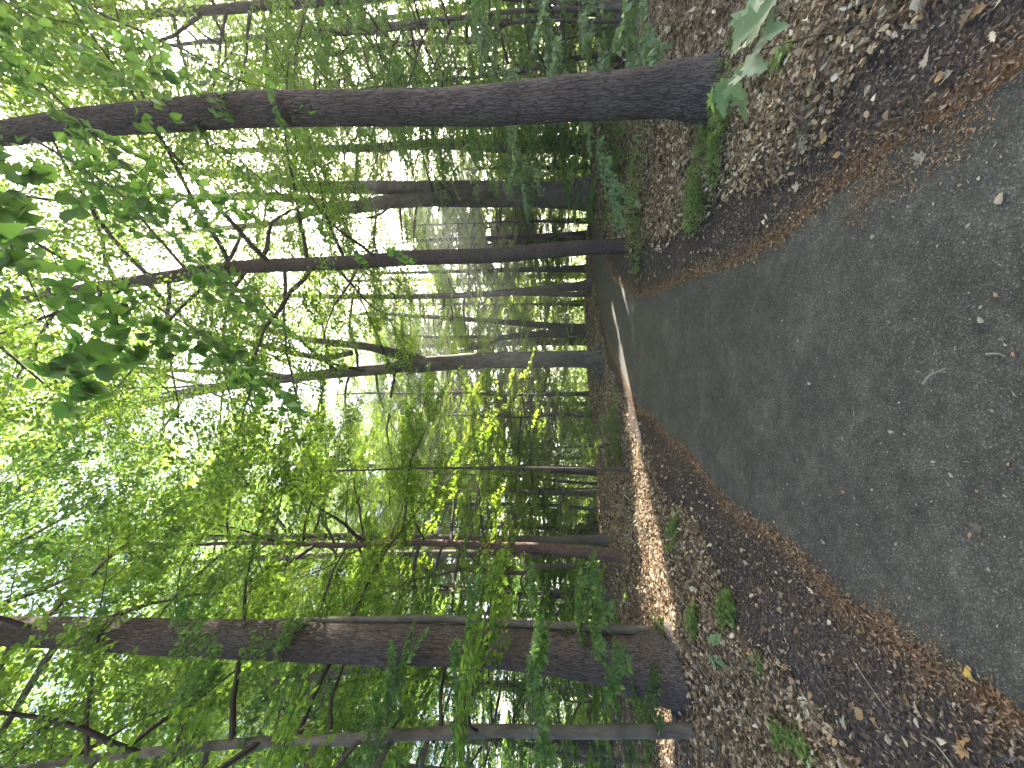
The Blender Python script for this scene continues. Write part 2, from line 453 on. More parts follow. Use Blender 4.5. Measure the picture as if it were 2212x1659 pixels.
orc = ramp(t, [(0.35, (0.07, 0.035, 0.018)), (0.65, (0.2, 0.11, 0.055))], nzs(90, 6))
c = mixrgb(t, sep.outputs[0], mul.outputs[0], litc.outputs[0])
c = mixrgb(t, sep.outputs[1], c, orc.outputs[0])
gr = ramp(t, [(0.3, (0.03, 0.05, 0.012)), (0.7, (0.10, 0.15, 0.03))], nzs(9, 6))
c = mixrgb(t, sep.outputs[2], c, gr.outputs[0])
t.links.new(c, b.inputs['Base Color']); b.inputs['Roughness'].default_value = 0.95; b.inputs['Specular IOR Level'].default_value = 0.1
bp = N(t, 'Bump', inp={'Strength': 0.9, 'Distance': 0.03}); t.links.new(nzs(45, 8), bp.inputs['Height']); t.links.new(bp.outputs[0], b.inputs['Normal'])
M['soil'] = m_
tag(link('ground', me, m_), kind='structure')

def gz(x, y):
    x = np.asarray(x, float); y = np.asarray(y, float)
    d = road_dist(np.atleast_1d(x), np.atleast_1d(y))
    z = ground_z(x, y) + np.where(d < 0.05, 0, bumps(x, y, d))
    return z if x.ndim else float(np.ravel(z)[0])

# asphalt
m_, t, b = mat('worn_asphalt')
tc = N(t, 'TexCoord')
v1 = N(t, 'TexVoronoi', inp={'Scale': 190.0}); t.links.new(tc.outputs['Object'], v1.inputs['Vector'])
sv = N(t, 'SeparateColor'); t.links.new(v1.outputs['Color'], sv.inputs[0])
agg = ramp(t, [(0, (0.036, 0.0335, 0.0285)), (0.6, (0.060, 0.056, 0.0475)), (0.93, (0.088, 0.082, 0.070)), (1, (0.16, 0.148, 0.122))], sv.outputs[0])
big = ramp(t, [(0.30, (0.70, 0.70, 0.69)), (0.5, (1.0, 0.995, 0.97)), (0.72, (1.6, 1.56, 1.48))], nzs(2.3, 8, Roughness=0.7))
c = mixrgb(t, 1.0, agg.outputs[0], big.outputs[0], 'MULTIPLY')
med = ramp(t, [(0.3, (0.8, 0.8, 0.8)), (0.7, (1.25, 1.25, 1.25))], nzs(14, 5))
c = mixrgb(t, 1.0, c, med.outputs[0], 'MULTIPLY')
t.links.new(c, b.inputs['Base Color']); b.inputs['Roughness'].default_value = 0.88; b.inputs['Specular IOR Level'].default_value = 0.3
ad = N(t, 'Math', operation='ADD'); t.links.new(v1.outputs['Distance'], ad.inputs[0]); t.links.new(nzs(220, 4), ad.inputs[1])
bp = N(t, 'Bump', inp={'Strength': 0.55, 'Distance': 0.006}); t.links.new(ad.outputs[0], bp.inputs['Height']); t.links.new(bp.outputs[0], b.inputs['Normal'])
zz = ground_z(road_poly[:, 0], road_poly[:, 1])
from mathutils.geometry import delaunay_2d_cdt
xx, yy = np.meshgrid(np.arange(-2.5, 26.1, 0.5), np.arange(-9, 19.1, 0.5))
inn = inside(xx.ravel(), yy.ravel(), road_poly)
dd = road_dist(xx.ravel(), yy.ravel())
steiner = [Vector((a, b_)) for a, b_, k, dst in zip(xx.ravel(), yy.ravel(), inn, dd) if k and dst < -0.12]
pv = [Vector((float(a[0]), float(a[1]))) for a in road_poly[::1]]
n0 = len(pv)
res = delaunay_2d_cdt(pv+steiner, [], [list(range(n0))], 1, 1e-5)
rv = np.array([(v[0], v[1]) for v in res[0]]); rz = ground_z(rv[:, 0], rv[:, 1])
tri = np.array([list(f) for f in res[2] if len(f) == 3])
me = mesh_from('path', np.column_stack([rv, rz]), [tri])
if me.polygons[0].normal.z < 0: me.flip_normals()
tag(link('path', me, m_), kind='structure')

# ------------------------------------------------------------------ the sun's way to the bright strip on the ground
strip = np.array([on_ground(1331, 640)[:2], on_ground(1343, 700)[:2], on_ground(1362, 830)[:2], on_ground(1378, 930)[:2], on_ground(1392, 1040)[:2], on_ground(1408, 1150)[:2],
                  on_ground(1428, 1260)[:2], on_ground(1446, 1350)[:2], on_ground(1440, 1520)[:2], on_ground(1445, 1650)[:2]])
sd_ = dens(strip, 0.15)
LIT = [(at_y(X, Y, yy), rr) for X, Y, yy, rr in [(700, 420, 21, 1.2), (640, 500, 22, 1.2), (600, 640, 21, 1.2), (900, 640, 20, 1.2), (1060, 680, 20, 1.1), (780, 560, 19, 1.2), (1150, 650, 21, 1.0), (820, 720, 18, 1.1), (1000, 860, 17, 1.1), (1130, 860, 17, 0.9), (800, 930, 16, 1.1),
       (1000, 1300, 10.5, 0.9), (1130, 1330, 10, 0.7), (900, 1480, 9.5, 0.9), (1050, 1500, 9.5, 0.8), (700, 1500, 9.5, 0.9), (620, 1290, 11, 0.9), (760, 1230, 11, 0.8), (500, 1480, 9, 0.8)]]
LIT += [(at_y(X, Y, 9.2), 0.5) for X, Y in [(930, 1150), (975, 1080), (1020, 1010), (1070, 940), (1120, 870), (1080, 1100), (1150, 800)]]
def in_beam(P, extra=0.0):
    G = P[:, :2] - SUN[:2]*(P[:, 2:3]/SUN[2])
    ok = (G[:, 0] > -6.5) & (G[:, 0] < 4) & (G[:, 1] > 3) & (G[:, 1] < 12)
    out = np.zeros(len(P), bool)
    ii = np.nonzero(ok)[0]
    for k in range(0, len(ii), 20000):
        j = ii[k:k+20000]
        d = np.sqrt(((G[j, None]-sd_[None])**2).sum(-1)).min(1)
        w = 0.58 + 0.10*np.sin(G[j, 0]*4.1) + 0.06*np.sin(G[j, 0]*11+G[j, 1]*5)
        out[j] = d < w + extra
    for T, Tr in LIT:
        W_ = P - T; t_ = W_ @ SUN
        near_ = (t_ > 1.3) & (np.linalg.norm(W_ - t_[:, None]*SUN, axis=1) < Tr + extra)
        out |= near_
    return out

# ------------------------------------------------------------------ leafy sprays
def make_spray(seed, spacing=0.055):
    """flat layered spray, axis +X, unit about 1.5 m; returns leaves (P, D, N) and twig segments"""
    r = np.random.default_rng(seed); Lf = []; Sg = []
    def twig(p, ang, length, depth, rr):
        k = max(3, int(length/0.12)); pts = [p]; a = ang
        for i in range(k):
            a += r.normal(0, 0.10)
            dz = -0.10*(i/k) + r.normal(0, 0.05)
            pts.append(pts[-1] + np.array([math.cos(a), math.sin(a), dz])*(length/k))
        pts = np.array(pts)
        for i in range(k):
            Sg.append((pts[i], pts[i+1], rr*(1-i/k*0.7), rr*(1-(i+1)/k*0.7)))
        n_ = int(length/spacing); side = 1
        for i in range(n_):
            f = (i+0.7)/n_; j = min(int(f*k), k-1); q_ = pts[j]+(pts[j+1]-pts[j])*(f*k-j)
            dirn = math.atan2(*(pts[j+1]-pts[j])[1::-1])
            if depth < 2 or True:
                la = dirn + side*r.uniform(0.6, 1.2)
                Lf.append((q_ + r.normal(0, 0.012, 3), np.array([math.cos(la), math.sin(la), r.normal(-0.25, 0.25)]), np.array([r.normal(0, 0.38), r.normal(0, 0.38), 1.0])))
            side = -side
        if depth < 2:
            m2 = int(length/(0.17 if depth == 0 else 0.22)); sd2 = r.choice([-1, 1])
            for i in range(m2):
                f = 0.15+0.8*(i+r.uniform(0, 0.5))/max(1, m2); j = min(int(f*k), k-1)
                q_ = pts[j]+(pts[j+1]-pts[j])*(f*k-j); dirn = math.atan2(*(pts[j+1]-pts[j])[1::-1])
                twig(q_, dirn+sd2*r.uniform(0.55, 1.0), (0.55 if depth == 0 else 0.45)*length*(1.05-f)*r.uniform(0.7, 1.2)+0.06, depth+1, rr*0.55)
                sd2 = -sd2
    twig(np.zeros(3), 0.0, 1.45, 0, 0.008)
    P = np.array([l[0] for l in Lf]); D = norm(np.array([l[1] for l in Lf])); Nn = norm(np.array([l[2] for l in Lf]))
    S0 = np.array([s[0] for s in Sg]); S1 = np.array([s[1] for s in Sg]); r0 = np.array([s[2] for s in Sg]); r1 = np.array([s[3] for s in Sg])
    return P, D, Nn, S0, S1, r0, r1
SPR = [make_spray(100+i) for i in range(6)]

def frame(f, up):
    f = f/np.linalg.norm(f); s = np.cross(up, f); s /= max(np.linalg.norm(s), 1e-6); u = np.cross(f, s)
    return np.stack([f, s, u], 1)      # columns

class Crown:
    def __init__(s): s.P = []; s.D = []; s.N = []; s.S = []
    def spray(s, p, f, r, scale=1.0, tilt=0.25, keep=1.0):
        sp = SPR[r.integers(len(SPR))]
        up = np.array([r.normal(0, tilt), r.normal(0, tilt), 1.0])
        Mx = frame(np.asarray(f, float), up)
        k = np.ones(len(sp[0]), bool) if keep >= 1 else r.random(len(sp[0])) < keep
        s.P.append(p + scale*(sp[0][k] @ Mx.T)); s.D.append(sp[1][k] @ Mx.T); s.N.append(sp[2][k] @ Mx.T)
        s.S.append((p + scale*(sp[3] @ Mx.T), p + scale*(sp[4] @ Mx.T), sp[5]*scale, sp[6]*scale))
    def seg(s, pts, r0, r1):
        pts = np.asarray(pts); k = len(pts)-1; rr = np.linspace(r0, r1, k+1)
        s.S.append((pts[:-1], pts[1:], rr[:-1], rr[1:]))
    def leaves(s): return np.concatenate(s.P), np.concatenate(s.D), np.concatenate(s.N)

def grow_crown(seed, H, h0, Rmax, nlimb, sprays_per, up0=0.5, leafL=0.085, prof=None, scale=1.0, keep=1.0):
    """limbs around a vertical axis from height h0 to H"""
    r = np.random.default_rng(seed); cr = Crown(); az = r.uniform(0, 6.28)
    for i in range(nlimb):
        f = (i+r.uniform(0, 1))/nlimb; h = h0 + (H-h0)*f*0.97
        az += 2.4 + r.normal(0, 0.5)
        pr = prof(f) if prof else math.sin(math.pi*min(1, 0.18+0.82*f))**0.7 + 0.12
        Ln = Rmax*pr*r.uniform(0.6, 1.12)
        el = up0*(0.3+0.9*f)+r.normal(0, 0.12)
        k = max(4, int(Ln/0.5)); p = np.array([0, 0, h]); pts = [p]; a = az
        for j in range(k):
            a += r.normal(0, 0.13); e = el - 0.55*(j/k)**1.3*(1-0.5*f) + r.normal(0, 0.08)
            p = p + np.array([math.cos(a)*math.cos(e), math.sin(a)*math.cos(e), math.sin(e)])*(Ln/k); pts.append(p)
        pts = np.array(pts); cr.seg(pts, 0.012+0.011*Ln, 0.006)
        ns = max(2, int(round(sprays_per*Ln/Rmax))); sd2 = 1
        for j in range(ns):
            g = 0.22+0.78*(j+0.5)/ns; jj = min(int(g*k), k-1); q_ = pts[jj]+(pts[jj+1]-pts[jj])*(g*k-jj)
            dr = pts[jj+1]-pts[jj]; aa = math.atan2(dr[1], dr[0]) + sd2*r.uniform(0.3, 1.1); sd2 = -sd2
            e = r.normal(-0.05, 0.2)
            cr.spray(q_, [math.cos(aa), math.sin(aa), e], r, scale*r.uniform(0.65, 1.05), 0.22, keep)
        dr = pts[-1]-pts[-2]; cr.spray(pts[-1], [dr[0], dr[1], -0.1*abs(dr[0])], r, scale*0.9, 0.2, keep)
    cr.L = leafL
    return cr

CH = {}
def crown_meshes(key, cr, tmpl=T_FAR, seed=0):
    P, D, Nn = cr.leaves(); r = np.random.default_rng(seed)
    L = cr.L*r.uniform(0.7, 1.25, len(P))
    g = Geo(); leaf_geo(g, P, D, Nn, L, L*0.62, tmpl)
    lm = g.mesh(key+'_leaves', smooth=False)
    g = Geo()
    S0 = np.concatenate([s[0] for s in cr.S]); S1 = np.concatenate([s[1] for s in cr.S])
    r0 = np.concatenate([s[2] for s in cr.S]); r1 = np.concatenate([s[3] for s in cr.S])
    CH[key] = (P, D, Nn, L, tmpl, S0, S1, r0, r1)
    segs_geo(g, S0, S1, r0, r1, 3)
    return lm, g.mesh(key+'_branches')

import time as _t
t0 = _t.time()
CR = {}
def reg(key, *a, tm=T_FAR, **k):
    CR[key] = crown_meshes(key, grow_crown(*a, **k), tm, len(CR))
reg('canopy_a', 1, 21, 8.0, 4.6, 40, 8, up0=0.75, leafL=0.092, scale=1.15)
reg('canopy_b', 2, 24, 10.0, 5.2, 42, 8, up0=0.8, leafL=0.095, scale=1.2)
reg('canopy_c', 3, 18, 6.0, 3.8, 38, 7, up0=0.7, leafL=0.09, scale=1.1)
reg('canopy_d', 12, 23, 5.0, 4.6, 52, 9, up0=0.6, leafL=0.088, scale=1.15)
reg('under_d', 14, 14.5, 1.4, 3.1, 62, 7, up0=0.4, leafL=0.10)
reg('under_a', 4, 10, 1.6, 2.9, 30, 6, up0=0.35, leafL=0.09)
reg('under_b', 5, 7.5, 1.0, 2.5, 26, 6, up0=0.3, leafL=0.085)
reg('under_c', 6, 13, 2.5, 3.0, 34, 6, up0=0.4, leafL=0.095)
reg('sapling_a', 8, 3.6, 0.5, 1.3, 14, 3, up0=0.25, leafL=0.08, scale=0.7)
reg('shrub_a', 9, 1.9, 0.12, 1.1, 16, 3, up0=0.5, leafL=0.08, scale=0.6)
print('crowns', _t.time()-t0, {k: len(v[0]) for k, v in CH.items()})

def add_crown(root, key, loc, rz, scale, material, carve=True, wood='twig', axis=None):
    """crown leaves and its branches as two parts of the tree; loc is relative to root"""
    lm, bm_ = CR[key]
    loc = np.asarray(loc, float); W = np.array(root.location) + loc
    P, D, Nn, L, tm, S0, S1, sr0, sr1 = CH[key]
    use = lm
    if axis is not None:
        # follow the leaning trunk: shift every height of the crown onto the trunk's own axis
        def follow(Q):
            W0 = Q[:, 2]*scale; c, s = math.cos(rz), math.sin(rz)
            ox = np.interp(W0, axis[:, 2], axis[:, 0])/scale; oy = np.interp(W0, axis[:, 2], axis[:, 1])/scale
            return Q + np.stack([ox*c+oy*s, -ox*s+oy*c, 0*ox], 1)
        P = follow(P); S0 = follow(S0); S1 = follow(S1)
        g = Geo(); leaf_geo(g, P, D, Nn, L, L*0.62, tm); use = g.mesh(key+'_leaves_leaning', smooth=False)
        g = Geo(); segs_geo(g, S0, S1, sr0, sr1, 3); bm_ = g.mesh(key+'_branches_leaning')
    if carve:
        c, s = math.cos(rz), math.sin(rz)
        Rm = np.array([[c, -s, 0], [s, c, 0], [0, 0, 1]])
        PW = (P*scale) @ Rm.T + W
        hit = in_beam(PW, 0.05)
        if hit.sum() > 0:
            k = ~hit; g = Geo(); leaf_geo(g, P[k], D[k], Nn[k], L[k], L[k]*0.62, tm)
            use = g.mesh(key+'_leaves_thinned', smooth=False)
            hs = in_beam((0.5*(S0+S1)*scale) @ Rm.T + W, 0.0)
            if hs.sum() > 0:
                g = Geo(); segs_geo(g, S0[~hs], S1[~hs], sr0[~hs], sr1[~hs], 3); bm_ = g.mesh(key+'_branches_thinned')
    if not use.materials: use.materials.append(M[material])
    o = link('crown', use, None, root)
    if use.materials[0] != M[material]:
        o.material_slots[0].link = 'OBJECT'; o.material_slots[0].material = M[material]
    b = link('branches', bm_, M[wood], root)
    for q_ in (o, b):
        q_.location = loc; q_.rotation_euler = (0, 0, rz); q_.scale = (scale,)*3
    return o

# ------------------------------------------------------------------ trees with trunks read off the photograph
def path_world(pts, y0, lean=0.0):
    """pts: (X, Y, width px) in the picture -> world points with radius; y0 forward distance of the base"""
    out = []
    for i, (X, Y, w) in enumerate(pts):
        y = y0 + lean*i
        p = at_y(X, Y, y); depth = (p - np.array([0, 0, CAMZ])) @ FWD
        # width measured across the picture
        out.append([*p, 0.5*w*depth/F])
    return np.array(out)

def base_y(X, Y, z=0.0): return on_ground(X, Y, z)[1]

def trunk_part(root, paths, material, sides, step, **kw):
    g = Geo(); o = np.array(root.location)
    for i, P in enumerate(paths):
        Q = P.copy(); Q[:, :3] -= o
        ln = np.linalg.norm(np.diff(Q[:, :3], axis=0), axis=1).sum()
        k = dict(kw)
        if i: k['flare'] = 0
        tube(g, Q, sides=sides if i == 0 else max(8, sides*2//3), n=max(8, int(ln/step)), **k)
    return link('trunk', g.mesh('trunk'), M[material], root)

def extend_up(P, H, r_end=0.05):
    """carry the trunk on above the picture to height H"""
    p = P[-1]; d = norm(P[-1, :3]-P[-2, :3]); d = norm(d*np.array([0.6, 0.6, 1.0]))
    if p[2] >= H: return P
    k = 4; t_ = (H-p[2])/d[2]
    ext = [[*(p[:3]+d*t_*(i+1)/k), p[3]+(r_end-p[3])*((i+1)/k)] for i in range(k)]
    return np.vstack([P, ext])

def ptree(name, label, cat, pts, y0=None, material='bark_grey', sides=16, step=0.25, H=None, forks=(), crown=None, crown_h=None,
          crown_scale=1.0, leafm='leaf_canopy', seed=1, group=None, sink=0.12, **kw):
    if y0 is None: y0 = base_y(pts[0][0], pts[0][1])
    P = path_world(pts, y0)
    b0 = P[0].copy()
    gz0 = gz(b0[0], b0[1])
    low = P[0].copy(); low[2] = min(gz0, b0[2]) - sink
    if P[0][2] > gz0+0.02: P = np.vstack([low, P])
    else: P[0, 2] = gz0 - sink
    if H: P = extend_up(P, H)
    root = empty(name, (P[0][0], P[0][1], gz0), label, cat, group)
    paths = [P]
    for fk in forks:
        q_ = path_world(fk, y0)
        if len(fk[0]) and H and fk[-1][0] < 60: q_ = extend_up(q_, H*0.9)
        paths.append(q_)
    trunk_part(root, paths, material, sides, step, seed=seed, **kw)
    if crown:
        ks = crown if isinstance(crown, (list, tuple)) and not isinstance(crown, str) else [crown]
        top = P[-1]
        ax = catmull(P[:, :3], 60) - np.array(root.location)
        add_crown(root, ks[0], [0, 0, 0], seed*1.7, crown_scale, leafm, axis=ax)
    return root, paths

EXT = {}
# big oak on the right of the path
EXT['oak_r'] = ptree('oak_tree', 'tall straight oak with dark furrowed bark standing right of the path, nearest the sun', 'tree',
  [(1545, 196, 112), (1500, 197, 104), (1454, 196, 99), (1412, 201, 92), (1330, 207, 86), (1241, 213, 82), (1070, 228, 74), (900, 232, 67), (727, 234, 64), (620, 235, 65), (514, 238, 65), (343, 252, 58), (171, 266, 52), (69, 280, 47), (-60, 296, 44)],
  material='bark_oak', sides=120, step=0.025, H=17, ridge=0.012, seed=3, flare=0.42, flare_h=0.20, lumps=0.02, crown='canopy_a', crown_h=12, crown_scale=1.0)
# big oak on the left
EXT['oak_l'] = ptree('oak_tree', 'thick oak with deeply furrowed grey bark and flared root foot left of the path', 'tree',
  [(1462, 1436, 150), (1412, 1436, 128), (1370, 1434, 108), (1344, 1431, 100), (1290, 1424, 90), (1241, 1417, 84), (1150, 1406, 78), (1070, 1399, 75), (900, 1391, 75), (727, 1388, 74), (540, 1381, 71), (343, 1375, 66), (171, 1367, 60), (68, 1364, 55), (-70, 1358, 50)],
  material='bark_oak', sides=130, step=0.025, H=18, ridge=0.014, seed=5, flare=0.30, flare_h=0.30, lumps=0.02, nroot=4, crown='canopy_a', crown_h=12)
# slim trunk hugging the left oak
EXT['slim'] = ptree('young_tree', 'slim pale grey trunk close beside the thick oak, its path side', 'tree',
  [(1446, 1366, 22), (1400, 1363, 19), (1241, 1354, 17), (1070, 1345, 16), (960, 1337, 15), (898, 1337, 16), (810, 1339, 14), (727, 1340, 14), (600, 1343, 12), (450, 1347, 10), (300, 1352, 7)],
  y0=5.0, material='bark_grey', sides=14, step=0.1, seed=7, flare=0.3, flare_h=0.1, lumps=0.05)
EXT['thin'] = ptree('young_tree', 'slender mottled grey trunk at the far left edge, nearest the camera on that side', 'tree',
  [(1500, 1578, 32), (1485, 1577, 27), (1400, 1579, 26), (1241, 1581, 25), (1070, 1579, 24), (898, 1586, 22), (754, 1597, 21), (549, 1604, 19), (343, 1622, 17), (171, 1642, 15), (20, 1662, 13)],
  material='bark_grey', sides=18, step=0.08, H=11, seed=8, flare=0.35, flare_h=0.12, lumps=0.05, crown='under_c', crown_h=7, crown_scale=0.9, leafm='leaf_canopy')
# leaning tree behind the left oak
EXT['lean'] = ptree('young_tree', 'slender tree bending outwards from behind the thick left oak', 'tree',
  [(1360, 1412, 26), (1200, 1412, 24), (1000, 1418, 21), (891, 1432, 19), (820, 1440, 17), (754, 1449, 16), (600, 1471, 15), (446, 1498, 13), (343, 1515, 11), (250, 1545, 8)],
  y0=7.2, material='bark_grey', sides=14, step=0.12, seed=9, forks=[[(754, 1449, 10), (700, 1490, 7), (690, 1530, 5), (640, 1560, 3)], [(500, 1489, 6), (470, 1530, 4), (400, 1560, 3)]])
EXT['crook'] = ptree('crooked_sapling', 'crooked thin sapling with spreading bare twigs between the rusty trunk and the slim trunk', 'tree',
  [(1335, 1228, 13), (1280, 1226, 11), (1207, 1223, 11), (1160, 1224, 10), (1130, 1236, 10), (1087, 1238, 9), (1040, 1234, 8), (1000, 1230, 8), (946, 1242, 6), (890, 1255, 5), (864, 1264, 4), (800, 1300, 3)],
  material='bark_dark', sides=10, step=0.08, seed=10,
  forks=[[(1087, 1238, 7), (1060, 1258, 5), (1030, 1285, 4), (1000, 1320, 3)], [(1050, 1236, 6), (1020, 1205, 4), (985, 1180, 4), (930, 1150, 3)], [(1130, 1236, 5), (1125, 1262, 4), (1140, 1290, 3)], [(946, 1242, 5), (900, 1222, 3), (860, 1215, 2)]])
EXT['rust'] = ptree('young_tree', 'slim tree with rusty brown bark at the left edge of the leaf litter', 'tree',
  [(1346, 1202, 30), (1300, 1196, 27), (1207, 1186, 22), (1138, 1181, 18), (1070, 1179, 16), (898, 1172, 14), (737, 1178, 12), (640, 1174, 11), (542, 1172, 9), (450, 1175, 7)],
  material='bark_red', sides=18, step=0.1, H=12, seed=11, crown='under_c', crown_h=9, crown_scale=0.95)
EXT['g1'] = ptree('beech_tree', 'straight pale grey trunk just behind the rusty brown one', 'tree',
  [(1316, 1166, 30), (1300, 1166, 21), (1207, 1166, 18), (1070, 1165, 17), (898, 1162, 16), (737, 1159, 15), (583, 1159, 13), (480, 1160, 11)],
  y0=10.6, material='bark_grey', sides=18, step=0.12, H=16, seed=12, flare=0.4, flare_h=0.2, lumps=0.03, crown='canopy_c', crown_h=12, crown_scale=0.85)
EXT['g2'] = ptree('beech_tree', 'grey trunk leaning outwards behind the rusty brown tree', 'tree',
  [(1305, 1198, 18), (1138, 1196, 16), (900, 1196, 15), (727, 1198, 14), (411, 1217, 12), (250, 1250, 9), (137, 1282, 7)],
  y0=12.5, material='bark_grey', sides=14, step=0.2, seed=13, H=17, crown='canopy_c', crown_h=13, crown_scale=0.8)
EXT['sap'] = ptree('sapling', 'thin straight sapling standing at the bright litter strip left of the beech', 'tree',
  [(1358, 1014, 9), (1241, 1013, 8), (1070, 1011, 7), (900, 1012, 5), (830, 1014, 4), (700, 1018, 3)],
  material='bark_brown', sides=10, step=0.1, seed=14)
# centre beech
EXT['beech'] = ptree('beech_tree', 'grey beech with gnarled roots beside the bend, forking into two tall limbs', 'tree',
  [(1302, 781, 52), (1290, 779, 44), (1270, 777, 38), (1241, 775, 37), (1150, 777, 36), (1070, 778, 36), (967, 783, 33), (905, 788, 34), (870, 791, 28), (830, 797, 24), (727, 806, 22), (617, 818, 20), (480, 836, 19), (343, 865, 16), (254, 888, 14), (103, 951, 11), (14, 1013, 9), (-60, 1060, 7)],
  material='bark_grey', sides=28, step=0.1, seed=15, flare=0.45, flare_h=0.16, lumps=0.035, nroot=6,
  forks=[[(915, 782, 30), (885, 770, 24), (864, 766, 22), (830, 757, 20), (795, 749, 17), (727, 741, 15), (651, 731, 12), (583, 712, 10), (500, 690, 7)],
         [(760, 762, 12), (703, 772, 12), (640, 764, 12), (583, 750, 11), (480, 728, 11), (343, 704, 10), (178, 666, 8), (40, 640, 6)],
         [(640, 815, 10), (560, 806, 10), (480, 804, 10), (295, 797, 8), (150, 800, 6)],
         [(500, 832, 9), (400, 842, 7), (254, 870, 6), (120, 905, 5)]],
  crown='canopy_d', crown_h=12, crown_scale=0.95)
# gnarled surface roots of the centre beech
rb = EXT['beech'][0]; g = Geo(); q_ = np.random.default_rng(6)
for i in range(9):
    a = -2.9 + i*0.75 + q_.normal(0, 0.12); L_ = q_.uniform(0.55, 0.95)
    ps = []
    for f in np.linspace(0, 1, 6):
        aa = a + 0.5*math.sin(f*2.5+i); rr = 0.20+L_*f
        ps.append([rr*math.cos(aa), rr*math.sin(aa), 0.16*(1-f)**2+0.03-0.05*f+0.02*math.sin(f*9+i), 0.055*(1-f)+0.014])
    tube(g, np.array(ps), sides=9, n=20, lumps=0.15, seed=i)
link('roots', g.mesh('roots'), M['bark_grey'], rb)
# dead orange leaves caught on the crooked sapling
rc = EXT['crook'][0]; g = Geo(); yc = base_y(1335, 1228)
Pl = np.array([at_y(X, Y, yc-0.05) for X, Y in [(1045, 1195), (1052, 1228), (1054, 1236), (1048, 1246), (1056, 1252), (1024, 1226), (1060, 1243), (905, 1225), (918, 1232), (1062, 1196), (1064, 1262)]]) - np.array(rc.location)
leaf_geo(g, Pl, q_.normal(0, 1, Pl.shape), q_.normal(0, 0.5, Pl.shape)+[0, -0.6, 0.5], 0.10, 0.075, T_OVATE, 0.3)
link('dead_leaves', g.mesh('dead_leaves'), M['tan_leaf'], rc)
EXT['two'] = ptree('twin_stem_tree', 'dark tree splitting low into two diverging stems behind the beech', 'tree',
  [(1272, 716, 26), (1217, 718, 18), (1104, 726, 13), (1070, 735, 10), (1040, 748, 9), (950, 770, 7), (880, 785, 5)],
  y0=18.0, material='bark_dark', sides=14, step=0.25, seed=16,
  forks=[[(1265, 710, 24), (1217, 706, 16), (1070, 694, 12), (967, 687, 10), (864, 680, 8), (780, 676, 6)], [(1070, 735, 8), (1040, 727, 7), (950, 728, 6), (850, 722, 5)]])
EXT['mid'] = ptree('young_tree', 'slender dark tree with a double foot at the outside of the bend', 'tree',
  [(1286, 612, 30), (1262, 617, 20), (1173, 625, 16), (1070, 634, 14), (967, 639, 12), (850, 641, 11), (727, 641, 10), (597, 639, 8), (480, 640, 6)],
  y0=15.0, material='bark_dark', sides=16, step=0.2, seed=17, H=15, flare=0.3, flare_h=0.3,
  forks=[[(1280, 634, 13), (1240, 636, 12), (1150, 634, 11), (1090, 635, 8)]], crown='canopy_d', crown_h=12, crown_scale=0.7)
EXT['far1'] = ptree('young_tree', 'dark straight trunk just left of the brown trunk at the bend', 'tree',
  [(1272, 580, 20), (1241, 581, 15), (1070, 584, 9), (933, 588, 7), (800, 590, 5)], y0=18.5, material='bark_dark', sides=12, step=0.3, seed=18)
EXT['brown'] = ptree('brown_bark_tree', 'tree with scaly brown bark standing at the inside of the bend', 'tree',
  [(1352, 531, 34), (1330, 532, 32), (1241, 537, 31), (1150, 545, 31), (1070, 552, 31), (898, 557, 31), (754, 567, 29), (600, 573, 28), (514, 578, 28), (420, 590, 26), (343, 601, 25), (240, 615, 22), (130, 632, 19), (20, 655, 16), (-60, 675, 14)],
  material='bark_brown', sides=56, step=0.04, seed=19, ridge=0.005, H=18, lumps=0.02, crown='canopy_d', crown_h=12, crown_scale=1.0)
EXT['far2'] = ptree('young_tree', 'short dark trunk showing just right of the brown trunk', 'tree',
  [(1270, 507, 18), (1172, 511, 13), (1040, 514, 8), (900, 520, 6)], y0=18.5, material='bark_dark', sides=12, step=0.3, seed=20)
EXT['twin'] = ptree('twin_beech', 'broad grey beech with hollow foot and several upright limbs right of the bend', 'tree',
  [(1300, 418, 84), (1285, 417, 78), (1250, 420, 62), (1207, 422, 55), (1130, 421, 48), (1060, 424, 44), (980, 428, 36), (900, 432, 30), (830, 437, 28), (761, 448, 27), (715, 447, 22), (669, 435, 18), (583, 424, 17), (480, 425, 15), (360, 427, 13), (250, 420, 10)],
  y0=14.6, material='bark_grey', sides=36, step=0.12, seed=21, flare=0.25, flare_h=0.35, lumps=0.05, nroot=6,
  forks=[[(1100, 412, 40), (1010, 409, 34), (933, 407, 30), (830, 405, 27), (761, 405, 26), (690, 404, 24), (634, 398, 22), (590, 388, 19), (514, 377, 17), (411, 370, 15), (300, 360, 12), (180, 352, 9)],
         [(735, 448, 18), (690, 455, 16), (669, 460, 15), (617, 480, 13), (514, 490, 12), (429, 500, 9), (330, 512, 6)]],
  crown='canopy_d', crown_h=12, crown_scale=0.95)
EXT['r1'] = ptree('beech_tree', 'hazy grey trunk between the broad beech and the right oak', 'tree',
  [(1285, 322, 34), (1241, 320, 26), (1172, 319, 21), (1070, 318, 20), (950, 312, 19), (795, 319, 17), (640, 322, 13), (480, 326, 10)],
  y0=15.5, material='bark_grey', sides=18, step=0.2, seed=22, H=18, flare=0.3, flare_h=0.3, crown='canopy_c', crown_h=14, crown_scale=0.9)
EXT['r2'] = ptree('young_tree', 'thin dark trunk pressed against the hazy grey one near the right oak', 'tree',
  [(1280, 298, 15), (1172, 300, 12), (1070, 300, 9), (900, 303, 6)], y0=17, material='bark_dark', sides=10, step=0.3, seed=23)
EXT['r3'] = ptree('young_tree', 'very thin dark stem right of the broad beech foot', 'tree',
  [(1275, 362, 9), (1150, 362, 7), (1000, 365, 5)], y0=18, material='bark_dark', sides=10, step=0.3, seed=24)
